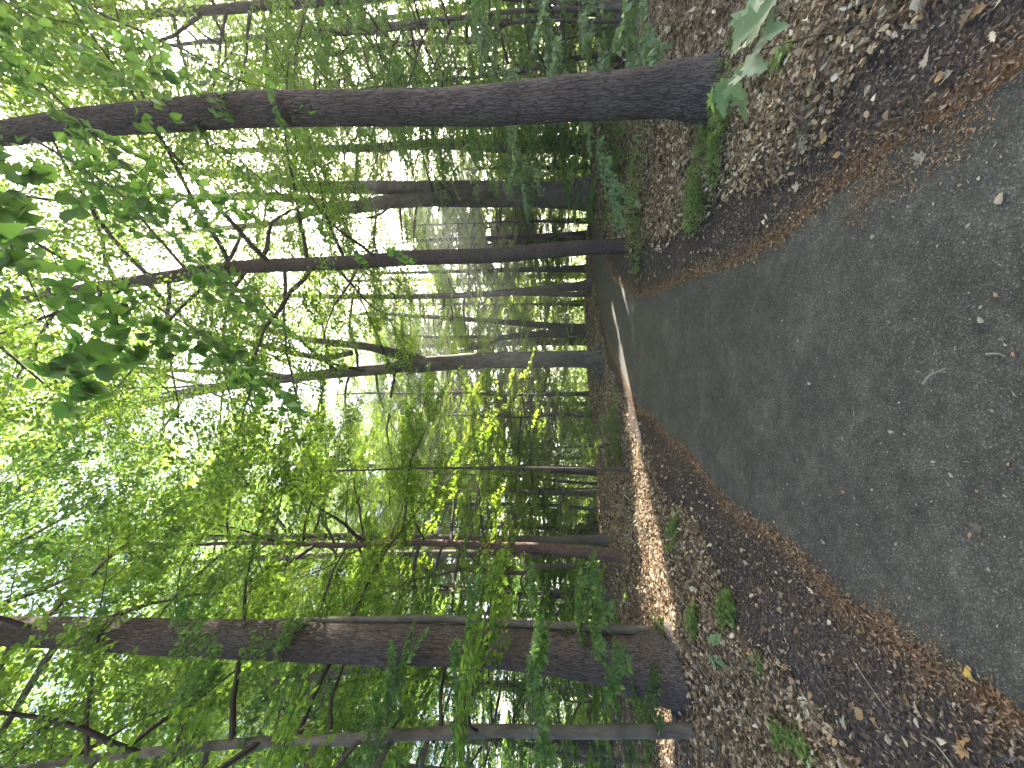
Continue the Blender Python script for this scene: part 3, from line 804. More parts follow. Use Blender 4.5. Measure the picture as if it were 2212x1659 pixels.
EXT['r4'] = ptree('leaning_sapling', 'thin dark curved sapling in the brush right of the big oak', 'tree',
  [(1345, 47, 9), (1250, 44, 7), (1170, 45, 6), (1100, 52, 6), (1060, 72, 5), (1010, 95, 4)], y0=7.5, material='bark_dark', sides=10, step=0.1, seed=25)
EXT['r5'] = ptree('leaning_sapling', 'thin dark sapling stem at the far right edge of the brush', 'tree',
  [(1350, 12, 11), (1250, 8, 9), (1150, 2, 8), (1000, -8, 6)], y0=7.9, material='bark_dark', sides=10, step=0.1, seed=26)

# ------------------------------------------------------------------ woods around: individual trees, each with trunk, branches and crown
TM = {}
def plain_trunk(key, H, r0, seed, mtl, wig=0.25):
    r = np.random.default_rng(seed); k = 7
    P = [[0, 0, -0.3, r0*1.25], [0, 0, 0.2, r0*1.08]]
    x = y = 0
    for i in range(1, k+1):
        x += r.normal(0, wig/k*2); y += r.normal(0, wig/k*2)
        P.append([x, y, H*i/k, r0*(1-i/k)**0.7+0.012])
    g = Geo(); tube(g, np.array(P), sides=12, n=40, seed=seed, lumps=0.04, flare=0.2, flare_h=0.4)
    TM[key] = g.mesh('trunk'); TM[key].materials.append(M[mtl])
plain_trunk('canopy_a', 20, 0.20, 31, 'bark_grey')
plain_trunk('canopy_b', 23, 0.24, 32, 'bark_brown')
plain_trunk('canopy_d', 22, 0.2, 39, 'bark_grey')
plain_trunk('canopy_c', 17, 0.16, 33, 'bark_dark')
plain_trunk('under_a', 9.5, 0.06, 34, 'bark_grey')
plain_trunk('under_d', 14, 0.09, 40, 'bark_grey')
plain_trunk('under_b', 7.2, 0.055, 35, 'bark_grey')
plain_trunk('under_c', 12.5, 0.08, 36, 'bark_grey')
plain_trunk('sapling_a', 3.4, 0.02, 37, 'bark_dark', 0.15)
plain_trunk('shrub_a', 1.5, 0.015, 38, 'twig', 0.1)

def wood_tree(key, x, y, rz, s, label, cat, group, leafm, name=None, z=None):
    root = empty(name or {'c': 'woodland_tree', 'u': 'understory_tree', 's': 'sapling'}[key[0]], (x, y, gz(x, y) if z is None else z), label, cat, group)
    tr = link('trunk', TM[key], None, root); tr.scale = (s,)*3; tr.rotation_euler = (0, 0, rz)
    add_crown(root, key, (0, 0, 0), rz, s, leafm)
    return root

fixed = [np.array(v[0].location[:2]) for v in EXT.values()]
r = np.random.default_rng(77)
placed = []
def free(x, y, d):
    return all(np.hypot(x-p[0], y-p[1]) > d for p in placed)
# back rows, seen beyond the bend
rows = [(18, 27, 15, 'c', 2.8), (27, 42, 18, 'c', 3.2), (16.5, 27, 22, 'u', 2.0)]
for (d0, d1, n, kd, sp) in rows:
    c_ = 0; tr_ = 0
    while c_ < n and tr_ < 800:
        tr_ += 1
        az = r.uniform(-56, 56); d = r.uniform(d0, d1); x, y = d*math.sin(R(az)), d*math.cos(R(az))
        if not free(x, y, sp): continue
        if abs(az-21) < 14 and d < 22: continue
        if az > 0 and d > 25: continue
        if az > 20 and d > 21 and kd == 'c': continue
        placed.append((x, y)); c_ += 1
        if kd == 'c':
            wood_tree(['canopy_a', 'canopy_b', 'canopy_c'][r.integers(3)], x, y, r.uniform(0, 6.28), r.uniform(0.8, 1.1),
                      'tall leafy tree in the woods beyond the path, behind the nearer trunks', 'tree', 'tall trees of the woods behind', 'leaf_canopy')
        else:
            wood_tree(['under_a', 'under_b', 'under_c'][r.integers(3)], x, y, r.uniform(0, 6.28), r.uniform(0.8, 1.15),
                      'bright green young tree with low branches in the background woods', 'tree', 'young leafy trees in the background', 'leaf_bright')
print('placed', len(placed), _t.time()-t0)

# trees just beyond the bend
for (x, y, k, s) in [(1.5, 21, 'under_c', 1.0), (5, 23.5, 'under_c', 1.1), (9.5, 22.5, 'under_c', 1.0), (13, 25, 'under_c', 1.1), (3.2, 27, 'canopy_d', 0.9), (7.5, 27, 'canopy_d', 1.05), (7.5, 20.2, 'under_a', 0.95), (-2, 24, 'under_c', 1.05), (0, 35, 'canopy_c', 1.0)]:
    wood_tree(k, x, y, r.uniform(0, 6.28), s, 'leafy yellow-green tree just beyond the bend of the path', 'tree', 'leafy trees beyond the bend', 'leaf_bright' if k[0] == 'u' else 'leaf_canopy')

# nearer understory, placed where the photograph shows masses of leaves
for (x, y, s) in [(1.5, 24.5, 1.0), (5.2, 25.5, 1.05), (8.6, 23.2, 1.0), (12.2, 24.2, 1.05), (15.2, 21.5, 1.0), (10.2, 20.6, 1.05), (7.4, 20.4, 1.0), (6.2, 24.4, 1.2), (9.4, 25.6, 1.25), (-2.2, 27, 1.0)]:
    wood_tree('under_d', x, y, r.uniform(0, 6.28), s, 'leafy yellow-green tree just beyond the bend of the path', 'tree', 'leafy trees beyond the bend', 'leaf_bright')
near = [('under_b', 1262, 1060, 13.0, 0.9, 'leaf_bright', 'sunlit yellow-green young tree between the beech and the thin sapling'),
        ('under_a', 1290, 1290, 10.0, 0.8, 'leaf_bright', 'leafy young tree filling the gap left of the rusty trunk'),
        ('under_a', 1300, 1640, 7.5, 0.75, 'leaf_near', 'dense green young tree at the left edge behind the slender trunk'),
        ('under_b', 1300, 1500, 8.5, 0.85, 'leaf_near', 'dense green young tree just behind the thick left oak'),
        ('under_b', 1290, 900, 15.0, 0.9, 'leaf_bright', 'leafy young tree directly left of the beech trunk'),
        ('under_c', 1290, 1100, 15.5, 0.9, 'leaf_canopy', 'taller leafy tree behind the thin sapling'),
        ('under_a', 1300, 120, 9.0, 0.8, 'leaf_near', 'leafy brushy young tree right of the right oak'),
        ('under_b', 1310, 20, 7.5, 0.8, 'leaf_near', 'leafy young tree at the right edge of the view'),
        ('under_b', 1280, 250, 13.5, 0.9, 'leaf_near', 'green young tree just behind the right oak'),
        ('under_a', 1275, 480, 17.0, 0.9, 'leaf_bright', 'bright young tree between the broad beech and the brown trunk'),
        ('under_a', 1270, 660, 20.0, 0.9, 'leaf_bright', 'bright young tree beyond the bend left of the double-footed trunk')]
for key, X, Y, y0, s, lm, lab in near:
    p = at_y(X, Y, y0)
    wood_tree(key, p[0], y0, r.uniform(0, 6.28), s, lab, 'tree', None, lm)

# trees added around the viewer, mostly out of view, to shade the path
for (x, y, k, s) in [(9, 8.5, 'canopy_c', 1.0), (12, 12.5, 'canopy_a', 0.9), (8, 2.5, 'canopy_a', 0.95), (15, 7, 'canopy_b', 1.0), (18, 14, 'canopy_c', 1.1), (5.5, -2, 'canopy_c', 1.0),
                     (-8, 1, 'canopy_a', 0.9), (-9, 7, 'canopy_c', 1.0), (-4, -4, 'canopy_b', 0.9), (21, 21, 'canopy_a', 1.1), (15, 19, 'canopy_c', 1.0), (24, 17, 'canopy_b', 1.0), (20, 25.5, 'canopy_d', 1.0), (13.4, 18.6, 'canopy_c', 1.0)]:
    wood_tree(k, x, y, r.uniform(0, 6.28), s, 'tall tree added beside the path to shade it with its crown', 'tree', 'tall trees added to shade the path', 'leaf_canopy')

# thicket of saplings and bushes at the edge of the slope
g = Geo(); rr_ = np.random.default_rng(15); n = 420000
az = np.radians(rr_.uniform(-60, 60, n)); d0_ = 19+2.0*np.sin(az*7+1)+1.5*np.sin(az*17)
d = d0_ + 11*rr_.random(n)
top_ = (6.5+2.2*np.exp(-((az-0.25)/0.4)**2)+1.5*np.sin(az*19+d*0.6)+1.2*np.sin(az*43+2+d*0.3)+1.0*np.sin(az*9))*(0.55+0.45*(d-d0_)/11)
gx_, gy_ = d*np.sin(az), d*np.cos(az)
zz_ = rr_.random(n)**1.25*top_
cl = np.sin(gx_*1.9+zz_*0.9)*np.sin(gy_*1.6+1.3*zz_)+0.8*np.sin(zz_*4.2+gx_*1.1+gy_*0.7)+0.5*np.sin(gx_*5.1+zz_*2)*np.sin(gy_*4.7)
k = (cl > -0.15) & ~((np.degrees(az) > 14) & (np.degrees(az) < 27) & (d < 22))
P = np.stack([gx_, gy_, ground_z(gx_, gy_)+zz_], 1)[k]; P = P[~in_beam(P)]
leaf_geo(g, P, rr_.normal(0, 1, P.shape)*[1, 1, 0.4], rr_.normal(0, 0.45, P.shape)+[0, 0, 1], rr_.uniform(0.10, 0.20, len(P)), 0.105, T_FAR)
tag(link('thicket', g.mesh('thicket', False), M['leaf_thicket']), 'dense bright green thicket filling the gaps between the trunks low down', 'thicket', None, 'stuff')

# far wood closing the view
g = Geo(); rr_ = np.random.default_rng(5); n = 150000
az = np.radians(rr_.uniform(-62, 62, n)); d = 43+3.5*rr_.random(n)+5*np.sin(az*9)
z = rr_.random(n)**1.3*18*(0.75+0.25*np.sin(az*23)+0.2*np.sin(az*51))-4.5
cl = np.sin(az*140+z*1.7)+np.sin(z*2.6+az*60)+np.sin(az*310-z*3)
k = cl > -0.5-0.9*rr_.random(n)
P = np.stack([d*np.sin(az), d*np.cos(az), z], 1)[k]
leaf_geo(g, P, rr_.normal(0, 1, P.shape)*[1, 1, 0.5], rr_.normal(0, 0.6, P.shape)+[0, 0, 1], rr_.uniform(0.16, 0.34, len(P)), 0.16, T_FAR)
tag(link('distant_wood', g.mesh('distant_wood', False), M['leaf_far']), 'hazy bright green wood far behind all the trunks', 'wood', None, 'stuff')

# ------------------------------------------------------------------ leaf litter, mulch and debris
def scatter(n, r0, r1, seed, azr=(-62, 62), ymin=0.3):
    q_ = np.random.default_rng(seed)
    a = np.radians(q_.uniform(azr[0], azr[1], n)); rad_ = np.sqrt(q_.uniform(r0*r0, r1*r1, n))
    x, y = rad_*np.sin(a), rad_*np.cos(a)
    return x, y, road_dist(x, y), q_

def flat_dirs(q_, n, tilt=0.35):
    a = q_.uniform(0, 6.28, n)
    D = np.stack([np.cos(a), np.sin(a), q_.normal(0, tilt*0.6, n)], 1)
    Nn = np.stack([q_.normal(0, tilt, n), q_.normal(0, tilt, n), np.ones(n)], 1)
    return D, Nn

g = Geo()
for (n, a, b_, L, sd) in [(52000, 1.0, 4.5, 0.036, 1), (60000, 4.5, 9, 0.05, 2), (42000, 9, 19, 0.08, 3)]:
    x, y, d, q_ = scatter(n, a, b_, sd, (-75, 75))
    mw = mulch_w(x, y); keep = (d > mw - 0.1) | ((d > 0.12) & (q_.random(n) < 0.05))
    x, y, d = x[keep], y[keep], d[keep]; n = len(x)
    z = ground_z(x, y)+bumps(x, y, d)+q_.uniform(0.002, 0.03, n)
    D, Nn = flat_dirs(q_, n, 0.4)
    Ls = L*q_.uniform(0.55, 1.5, n)
    tm = q_.random(n)
    for lo, hi, T in ((0, 0.55, T_OVATE if a < 4 else T_SLIM), (0.55, 0.75, T_OAK if a < 9 else T_SLIM), (0.75, 1.0, T_SLIM)):
        k = (tm >= lo) & (tm < hi)
        leaf_geo(g, np.stack([x, y, z], 1)[k], D[k], Nn[k], Ls[k], Ls[k]*q_.uniform(0.4, 0.75, k.sum()), T, q_.normal(0.1, 0.3, k.sum()))
tag(link('leaf_litter', g.mesh('leaf_litter'), M['litter']), 'brown and tan dry leaves covering the forest floor', 'leaf litter', None, 'stuff')

g = Geo()
for (n, a, b_, L, sd) in [(60000, 0.9, 4.0, 0.016, 11), (60000, 4.0, 9, 0.022, 12)]:
    x, y, d, q_ = scatter(n, a, b_, sd, (-70, 70))
    mw = mulch_w(x, y); keep = (d > 0.02) & (d < mw+0.15)
    x, y, d = x[keep], y[keep], d[keep]; n = len(x)
    z = ground_z(x, y)+bumps(x, y, d)+q_.uniform(0.0, 0.014, n)
    D, Nn = flat_dirs(q_, n, 0.5); Ls = L*q_.uniform(0.5, 1.9, n)
    leaf_geo(g, np.stack([x, y, z], 1), D, Nn, Ls, Ls*q_.uniform(0.15, 0.6, n), T_FAR)
tag(link('wood_mulch', g.mesh('wood_mulch'), M['chips']), 'dark crumbled mulch and bark bits along both edges of the asphalt', 'mulch', None, 'stuff')

g = Geo(); q_ = np.random.default_rng(21)
for E, sgn in ((Ld, -1), (Rd, 1)):
    E = E[(E[:, 1] > 0.8) & (E[:, 1] < 15)]
    k = q_.integers(0, len(E), 20000)
    T = norm(np.gradient(E, axis=0))[k]; Nn2 = np.stack([-T[:, 1], T[:, 0]], 1)
    side = np.array([1 if sgn < 0 else -1])
    wv = 0.10 + 0.05*np.sin(np.arange(len(E))*0.13)[k]
    off = np.abs(q_.normal(0, 1, len(k)))*wv*0.9 - 0.035*q_.random(len(k))
    p = E[k] + Nn2*(off*side)[:, None] + q_.normal(0, 0.02, (len(k), 2))
    d = road_dist(p[:, 0], p[:, 1]); z = np.where(d < 0.05, 0.004, ground_z(p[:, 0], p[:, 1])+bumps(p[:, 0], p[:, 1], d)) + q_.uniform(0, 0.008, len(k))
    D, Nn = flat_dirs(q_, len(k), 0.4); Ls = q_.uniform(0.008, 0.026, len(k))*(1+0.08*p[:, 1])
    leaf_geo(g, np.column_stack([p, z]), D, Nn, Ls, Ls*q_.uniform(0.15, 0.45, len(k)), T_FAR)
# drifts of the same debris that spill onto the asphalt
for X, Y, rr in [(1920, 1340, 0.05), (1796, 1285, 0.06), (1740, 1215, 0.05), (1930, 1390, 0.07), (2010, 1420, 0.06), (1890, 380, 0.05), (1925, 395, 0.08), (2005, 320, 0.07), (1850, 440, 0.06), (1520, 605, 0.15), (1600, 560, 0.12), (2080, 280, 0.06)]:
    c0 = on_ground(X, Y); n = 260
    p = c0[:2] + q_.normal(0, rr, (n, 2)); D, Nn = flat_dirs(q_, n, 0.3); Ls = q_.uniform(0.008, 0.022, n)
    leaf_geo(g, np.column_stack([p, 0.005+q_.uniform(0, 0.005, n)]), D, Nn, Ls, Ls*0.3, T_FAR)
tag(link('rusty_debris', g.mesh('rusty_debris'), M['orange']), 'rust coloured needles and crumbs drifted along the asphalt edges', 'debris', None, 'stuff')

g = Geo(); x, y, d, q_ = scatter(3000, 0.9, 9.0, 31, (-60, 60)); k = d < 0.0; x, y = x[k], y[k]; n = len(x)
D, Nn = flat_dirs(q_, n, 0.3); Ls = 0.006*q_.uniform(0.5, 2.6, n)
leaf_geo(g, np.stack([x, y, np.full(n, 0.003)], 1), D, Nn, Ls, Ls*q_.uniform(0.2, 0.9, n), T_FAR)
n = 1800; x, y, d, q_ = scatter(3600, 0.9, 7.0, 33, (-60, 60)); k = d < 0.0; x, y = x[k], y[k]; n = len(x)
D, Nn = flat_dirs(q_, n, 0.2); Ls = 0.016*q_.uniform(0.4, 2.2, n)
leaf_geo(g, np.stack([x, y, np.full(n, 0.0035)], 1), D, Nn, Ls, 0.0016*q_.uniform(0.5, 2, n), T_FAR)
tag(link('grit', g.mesh('grit'), M['grit']), 'fine crumbs and grit sprinkled over the asphalt', 'grit', None, 'stuff')

# single leaves and twigs on the asphalt
def one_leaf(X, Y, L, W, a, T, m_, label, group=None, name='fallen_leaf', curl=0.25, lift=0.006):
    p = on_ground(X, Y); z = max(0.0, gz(p[0], p[1])); g = Geo()
    leaf_geo(g, [[-L/2, 0, lift]], [[1, 0, 0.05]], [[0.1, 0.1, 1]], L, W, T, curl)
    o = link(name, g.mesh(name), M[m_]); o.location = (p[0], p[1], z); o.rotation_euler = (0, 0, a)
    return tag(o, label, 'leaf', group)
one_leaf(2095, 1452, 0.055, 0.035, 0.6, T_OVATE, 'yellow_leaf', 'bright yellow leaf on the rusty debris at the lower left edge of the asphalt')
one_leaf(2123, 22, 0.075, 0.05, 1.2, T_OAK, 'tan_leaf', 'large tan leaf at the bottom right corner on dark soil')
one_leaf(2164, 426, 0.05, 0.034, 0.2, T_OVATE, 'pale_leaf', 'broad pale leaf on the asphalt towards the lower right')
one_leaf(1984, 352, 0.075, 0.05, 2.2, T_MAPLE, 'pale_leaf', 'pale lobed leaf shaped like a hand on the asphalt near the right edge')
one_leaf(2120, 690, 0.038, 0.02, 0.9, T_OVATE, 'pale_leaf', 'small bleached leaf on the bare asphalt right of the middle')
one_leaf(1748, 828, 0.05, 0.02, 1.5, T_OVATE, 'pale_leaf', 'narrow cream leaf near the middle of the asphalt')
one_leaf(1925, 933, 0.042, 0.016, 1.7, T_OVATE, 'pale_leaf', 'narrow whitish leaf at the centre of the near asphalt')
one_leaf(1918, 697, 0.05, 0.018, 1.6, T_SLIM, 'pale_leaf', 'slim curled leaf standing up a little from the asphalt', curl=0.8)
one_leaf(1778, 1168, 0.055, 0.022, 1.4, T_OVATE, 'pale_leaf', 'pale pointed leaf on the left part of the asphalt')
one_leaf(2110, 1145, 0.05, 0.034, 2.6, T_MAPLE, 'chips', 'faded grey-brown lobed leaf pressed on the left part of the asphalt')
one_leaf(1885, 512, 0.04, 0.022, 1.5, T_OVATE, 'pale_leaf', 'small pale leaf on the right part of the asphalt')
one_leaf(1822, 1062, 0.035, 0.018, 1.6, T_OVATE, 'tan_leaf', 'small tan leaf left of the asphalt centre')
q_ = np.random.default_rng(41); cnt = 0
while cnt < 70:
    X, Y = q_.uniform(1480, 2205), q_.uniform(200, 1450)
    p = on_ground(X, Y)
    if road_dist(np.array([p[0]]), np.array([p[1]]))[0] > -0.08: continue
    L = q_.uniform(0.009, 0.024)*(1+0.1*p[1])
    one_leaf(X, Y, L, L*q_.uniform(0.25, 0.6), q_.uniform(0, 3.14), [T_OVATE, T_SLIM][cnt % 2], ['pale_leaf', 'tan_leaf', 'pale_leaf'][cnt % 3],
             'small dry leaf scrap lying loose on the dark asphalt', 'leaf scraps on the asphalt', 'leaf_scrap', q_.uniform(0, 0.6), 0.003); cnt += 1
# larger leaves on the mulch and near litter
q_ = np.random.default_rng(43); cnt = 0
while cnt < 46:
    X, Y = q_.uniform(1500, 2200), q_.uniform(0, 1650)
    p = on_ground(X, Y); d = road_dist(np.array([p[0]]), np.array([p[1]]))[0]
    if d < 0.08 or p[1] > 5: continue
    L = q_.uniform(0.045, 0.085)
    side = 'left' if p[0] < 0 else 'right'
    one_leaf(X, Y, L, L*q_.uniform(0.4, 0.7), q_.uniform(0, 6.28), [T_OAK, T_OVATE, T_MAPLE][cnt % 3], ['pale_leaf', 'tan_leaf', 'pale_leaf', 'litter'][cnt % 4],
             'dry curled leaf lying on the dark mulch on the %s side of the path' % side, 'dry leaves on the %s verge' % side, 'dry_leaf', q_.uniform(0, 0.6), 0.02); cnt += 1

def twig_obj(pts, rad_, label, group=None, m_='twig', name='twig', cat='twig', forks=()):
    W = np.array([on_ground(X, Y) for X, Y in pts]); c0 = W.mean(0).copy(); c0[2] = max(0.0, gz(c0[0], c0[1]))
    g = Geo()
    for k, ch in enumerate([pts]+list(forks)):
        w = np.array([on_ground(X, Y) for X, Y in ch]); w = w - c0; w[:, 2] = np.maximum(0, gz(w[:, 0]+c0[0], w[:, 1]+c0[1])+0.02) - c0[2] + rad_*1.2 + (0.01*np.sin(np.arange(len(w))*2.0+1)+0.004 if rad_ > 0.003 else 0)
        tube(g, np.column_stack([w, np.linspace(rad_, rad_*0.5, len(w))*(1 if k == 0 else 0.7)]), sides=8, n=14, lumps=0.1)
    o = link(name, g.mesh(name), M[m_]); o.location = [float(v) for v in c0]
    return tag(o, label, cat, group)
twig_obj([(2016, 830), (2026, 812), (2040, 802), (2066, 795)], 0.0045, 'curved pale twig on the asphalt centre', m_='wood_pale')
twig_obj([(2157, 765), (2176, 764), (2186, 770)], 0.004, 'short bent twig near the bottom middle of the asphalt', m_='wood_pale')
twig_obj([(2003, 560), (2013, 520), (2017, 500)], 0.003, 'dark straight twig on the right part of the asphalt')
twig_obj([(1784, 480), (1785, 440), (1786, 420)], 0.003, 'dark straight twig poking onto the asphalt from the right edge')
twig_obj([(1538, 738), (1544, 756)], 0.004, 'short dark stick on the far asphalt')
twig_obj([(1978, 980), (1972, 950)], 0.002, 'short dark twig left of the asphalt centre')
twig_obj([(1850, 925), (1856, 905), (1853, 880)], 0.0018, 'hair-thin pale twig in the middle of the asphalt', m_='wood_pale')
twig_obj([(1730, 200), (1746, 240), (1764, 270), (1750, 300), (1742, 345), (1740, 375)], 0.006, 'black forked twig on the right verge mulch', m_='bark_dark',
         forks=[[(1764, 262), (1790, 235), (1815, 215)], [(1746, 292), (1765, 275), (1790, 260)]])
twig_obj([(1930, 262), (1990, 245), (2025, 215)], 0.004, 'dark thin twig near the lower right edge of the asphalt')
twig_obj([(1680, 300), (1676, 345), (1672, 400)], 0.003, 'thin dark twig on the mulch below the green patch')
twig_obj([(1566, 1590), (1568, 1620), (1566, 1655)], 0.02, 'dark stick lying in the litter at the left edge', m_='bark_dark', name='stick', cat='stick')
twig_obj([(1864, 1432), (1890, 1470), (1935, 1535)], 0.0022, 'long thin pale twig on the left mulch', m_='wood_pale')
twig_obj([(2010, 1590), (2040, 1610), (2080, 1660)], 0.003, 'pale stem lying in the lower left corner of the mulch', m_='wood_pale')
twig_obj([(1640, 1140), (1650, 1100)], 0.0018, 'fine straw on the left mulch beside the asphalt edge', m_='wood_pale')
twig_obj([(1355, 1095), (1362, 1070), (1364, 1040)], 0.02, 'pale broken branch lying in the sunlit litter', m_='wood_pale', name='fallen_branch', cat='branch', forks=[[(1362, 1070), (1372, 1082)]])
twig_obj([(1466, 1520), (1474, 1550), (1478, 1590), (1480, 1640)], 0.035, 'grey rotten log end at the foot of the slender left trunk', m_='bark_grey', name='log', cat='log')
# dark log in the brush on the right
P = np.array([[*at_y(1325, 125, 8.0), 0.11], [*at_y(1327, 60, 8.2), 0.12], [*at_y(1330, -30, 8.4), 0.13], [*at_y(1330, -120, 8.6), 0.13]])
P[:, 2] = [gz(a[0], a[1])+0.08 for a in P]
root_l = P[0, :3].copy(); P[:, :3] -= root_l; g = Geo(); tube(g, P, sides=16, n=30, lumps=0.1, seed=3)
o = link('fallen_log', g.mesh('fallen_log'), M['bark_dark']); o.location = root_l
tag(o, 'dark fallen log lying in the litter behind the right oak', 'log')

# ------------------------------------------------------------------ green plants on the ground
def ground_patch(name, label, cx, cy, rx, ry, rot, n, h, L, matn, seed, T=T_OVATE, cat='plant', kind=None):
    q_ = np.random.default_rng(seed); P = []; D = []; Nn = []; g2 = Geo(); S0 = []; S1 = []
    for i in range(n):
        a = q_.uniform(0, 6.28); rr = math.sqrt(q_.random())*(0.75+0.25*math.sin(3*a+seed))
        px, py = rx*rr*math.cos(a), ry*rr*math.sin(a); c, s = math.cos(rot), math.sin(rot)
        x, y = px*c-py*s, px*s+py*c
        if n > 180 and math.sin(x*14+seed)*math.sin(y*17+x*6+seed*2) + 0.4*math.sin(x*37+y*29) < -0.15: continue
        hh = h*(1.1-rr*0.7)*q_.uniform(0.5, 1.3)
        top = np.array([x+q_.normal(0, 0.04), y+q_.normal(0, 0.04), hh])
        S0.append([x, y, 0]); S1.append(top)
        for k in range(q_.integers(3, 7)):
            b_ = q_.uniform(0, 6.28); f = q_.uniform(0.4, 1.0)
            P.append(np.array([x, y, 0])+(top-[x, y, 0])*f); D.append([math.cos(b_), math.sin(b_), q_.uniform(-0.3, 0.5)]); Nn.append([q_.normal(0, 0.3), q_.normal(0, 0.3), 1])
    root = empty(name, (cx, cy, gz(cx, cy)), label, cat)
    P = np.array(P); g = Geo(); Ls = L*q_.uniform(0.6, 1.3, len(P)); leaf_geo(g, P, np.array(D), np.array(Nn), Ls, Ls*0.6, T)
    link('leaves', g.mesh('leaves'), M[matn], root)['kind'] = 'stuff'
    segs_geo(g2, np.array(S0), np.array(S1), 0.0022, 0.0012, 3); link('stems', g2.mesh('stems'), M['leaf_ground'], root)['kind'] = 'stuff'
    return root
def gp(X, Y): return on_ground(X, Y)[:2]
c0 = gp(1540, 330); ground_patch('ground_cover', 'low feathery green patch at the foot of the right oak, largest green patch', *c0, 0.85, 0.48, -0.75, 700, 0.13, 0.028, 'leaf_ground', 1)
c0 = gp(1580, 270); ground_patch('ground_cover', 'feathery green patch beside the litter below the right oak foot', *c0, 0.45, 0.22, -0.6, 320, 0.11, 0.026, 'leaf_ground', 16)
c0 = gp(1515, 450); ground_patch('ground_cover', 'bright low green patch at the verge between the right oak and the bend', *c0, 0.38, 0.28, -0.5, 330, 0.12, 0.03, 'leaf_ground', 2)
c0 = gp(1535, 245); ground_patch('weed', 'small fine-leaved weed against the foot of the right oak', *c0, 0.12, 0.1, 0, 60, 0.3, 0.025, 'leaf_ground', 3)
c0 = gp(1385, 420); ground_patch('ground_cover', 'broad green undergrowth in front of the broad beech', *c0, 1.5, 0.7, -0.1, 420, 0.20, 0.045, 'leaf_ground', 4)
c0 = gp(1350, 340); ground_patch('ground_cover', 'hazy green undergrowth left of the right oak', *c0, 1.3, 0.7, -0.1, 330, 0.26, 0.05, 'leaf_ground', 5)
c0 = gp(1390, 520); ground_patch('ground_cover', 'grassy green tuft at the foot of the brown trunk', *c0, 0.7, 0.35, -0.2, 220, 0.10, 0.03, 'leaf_ground', 6)
c0 = gp(1712, 120); ground_patch('seedlings', 'little cluster of leafy seedlings in the pale litter right of the path', *c0, 0.16, 0.08, 0.9, 40, 0.07, 0.035, 'leaf_ground', 7)
c0 = gp(1640, 65); ground_patch('weed', 'small green weed beneath the maple seedling', *c0, 0.1, 0.1, 0, 40, 0.12, 0.03, 'leaf_ground', 8)
c0 = gp(1700, 1600); ground_patch('ground_cover', 'bright green patch of clover-like leaves in the lower left litter', *c0, 0.30, 0.10, -0.75, 190, 0.06, 0.028, 'leaf_ground', 9)
c0 = gp(1745, 1620); ground_patch('weed', 'small green tuft at the lower left edge, below the clover-like patch', *c0, 0.10, 0.05, -0.6, 60, 0.05, 0.025, 'leaf_ground', 10)
c0 = gp(1585, 1315); ground_patch('grass_tuft', 'dark grassy tuft on the mulch edge left of the path', *c0, 0.22, 0.10, -0.6, 130, 0.10, 0.04, 'leaf_ground', 11, T_SLIM)
c0 = gp(1520, 1345); ground_patch('grass_tuft', 'grassy green tuft in the litter right of the thick oak foot', *c0, 0.22, 0.10, -0.4, 110, 0.10, 0.04, 'leaf_ground', 12, T_SLIM)
c0 = gp(1465, 1150); ground_patch('grass_tuft', 'grassy green tuft on the verge below the bright strip', *c0, 0.5, 0.16, -0.5, 200, 0.08, 0.04, 'leaf_ground', 13, T_SLIM)
c0 = gp(1345, 930); ground_patch('ground_cover', 'sunlit yellow-green undergrowth beside the bright strip', *c0, 1.0, 0.45, 0.1, 520, 0.38, 0.045, 'leaf_ground', 14)
c0 = gp(1655, 1425); ground_patch('seedlings', 'row of tiny seedlings where mulch meets litter on the left', *c0, 0.14, 0.04, -0.7, 22, 0.04, 0.03, 'leaf_ground', 15)

def fan_plant(name, label, X, Y, n, L, h, matn, T, seed, spread=0.25, stem_lean=(0, 0), cat='plant', stem_r=0.003):
    q_ = np.random.default_rng(seed); c0 = gp(X, Y)
    root = empty(name, (*c0, gz(*c0)), label, cat)
    st = np.array([[0, 0, 0, stem_r], [stem_lean[0]*0.5, stem_lean[1]*0.5, h*0.55, stem_r*0.8], [stem_lean[0], stem_lean[1], h, stem_r*0.5]])
    g = Geo(); tube(g, st, sides=6, n=10)
    g2 = Geo(); tip = st[-1, :3]; P = []; D = []; Nn = []
    for i in range(n):
        a = i*2.4+q_.normal(0, 0.3); f = q_.uniform(0.72, 1.0); p0 = tip*f
        p1 = p0+np.array([math.cos(a)*spread*q_.uniform(0.3, 1), math.sin(a)*spread*q_.uniform(0.3, 1), q_.uniform(-0.02, 0.05)])
        segs_geo(g, p0[None], p1[None], 0.0015, 0.001, 4)
        P.append(p1); D.append([math.cos(a), math.sin(a), -0.25]); Nn.append([q_.normal(0, 0.25), q_.normal(0, 0.25)-0.25, 1])
    Ls = L*q_.uniform(0.7, 1.15, n)
    for i in range(n):
        gg = Geo(); leaf_geo(gg, [P[i]], [D[i]], [Nn[i]], Ls[i], Ls[i]*(0.95 if T is T_MAPLE else 0.55), T, 0.12)
        link('leaf', gg.mesh('leaf'), M[matn], root)
    link('stem', g.mesh('stem'), M['twig'], root)
    return root
c = gp(1915, 38)
fan_plant('maple_seedling', 'maple seedling with big pale green lobed leaves at the right edge near the camera', 1915, 40, 15, 0.15, 0.64, 'leaf_cool', T_MAPLE, 3, 0.17, (-0.08, 0.06))
fan_plant('broadleaf_seedling', 'single broad-leaved seedling in the litter below the thick left oak', 1580, 1405, 8, 0.11, 0.10, 'leaf_cool', T_OVATE, 4, 0.06)
fan_plant('broadleaf_seedling', 'low whitish-green seedling in front of the right oak foot', 1665, 170, 4, 0.10, 0.07, 'leaf_cool', T_OVATE, 5, 0.05)

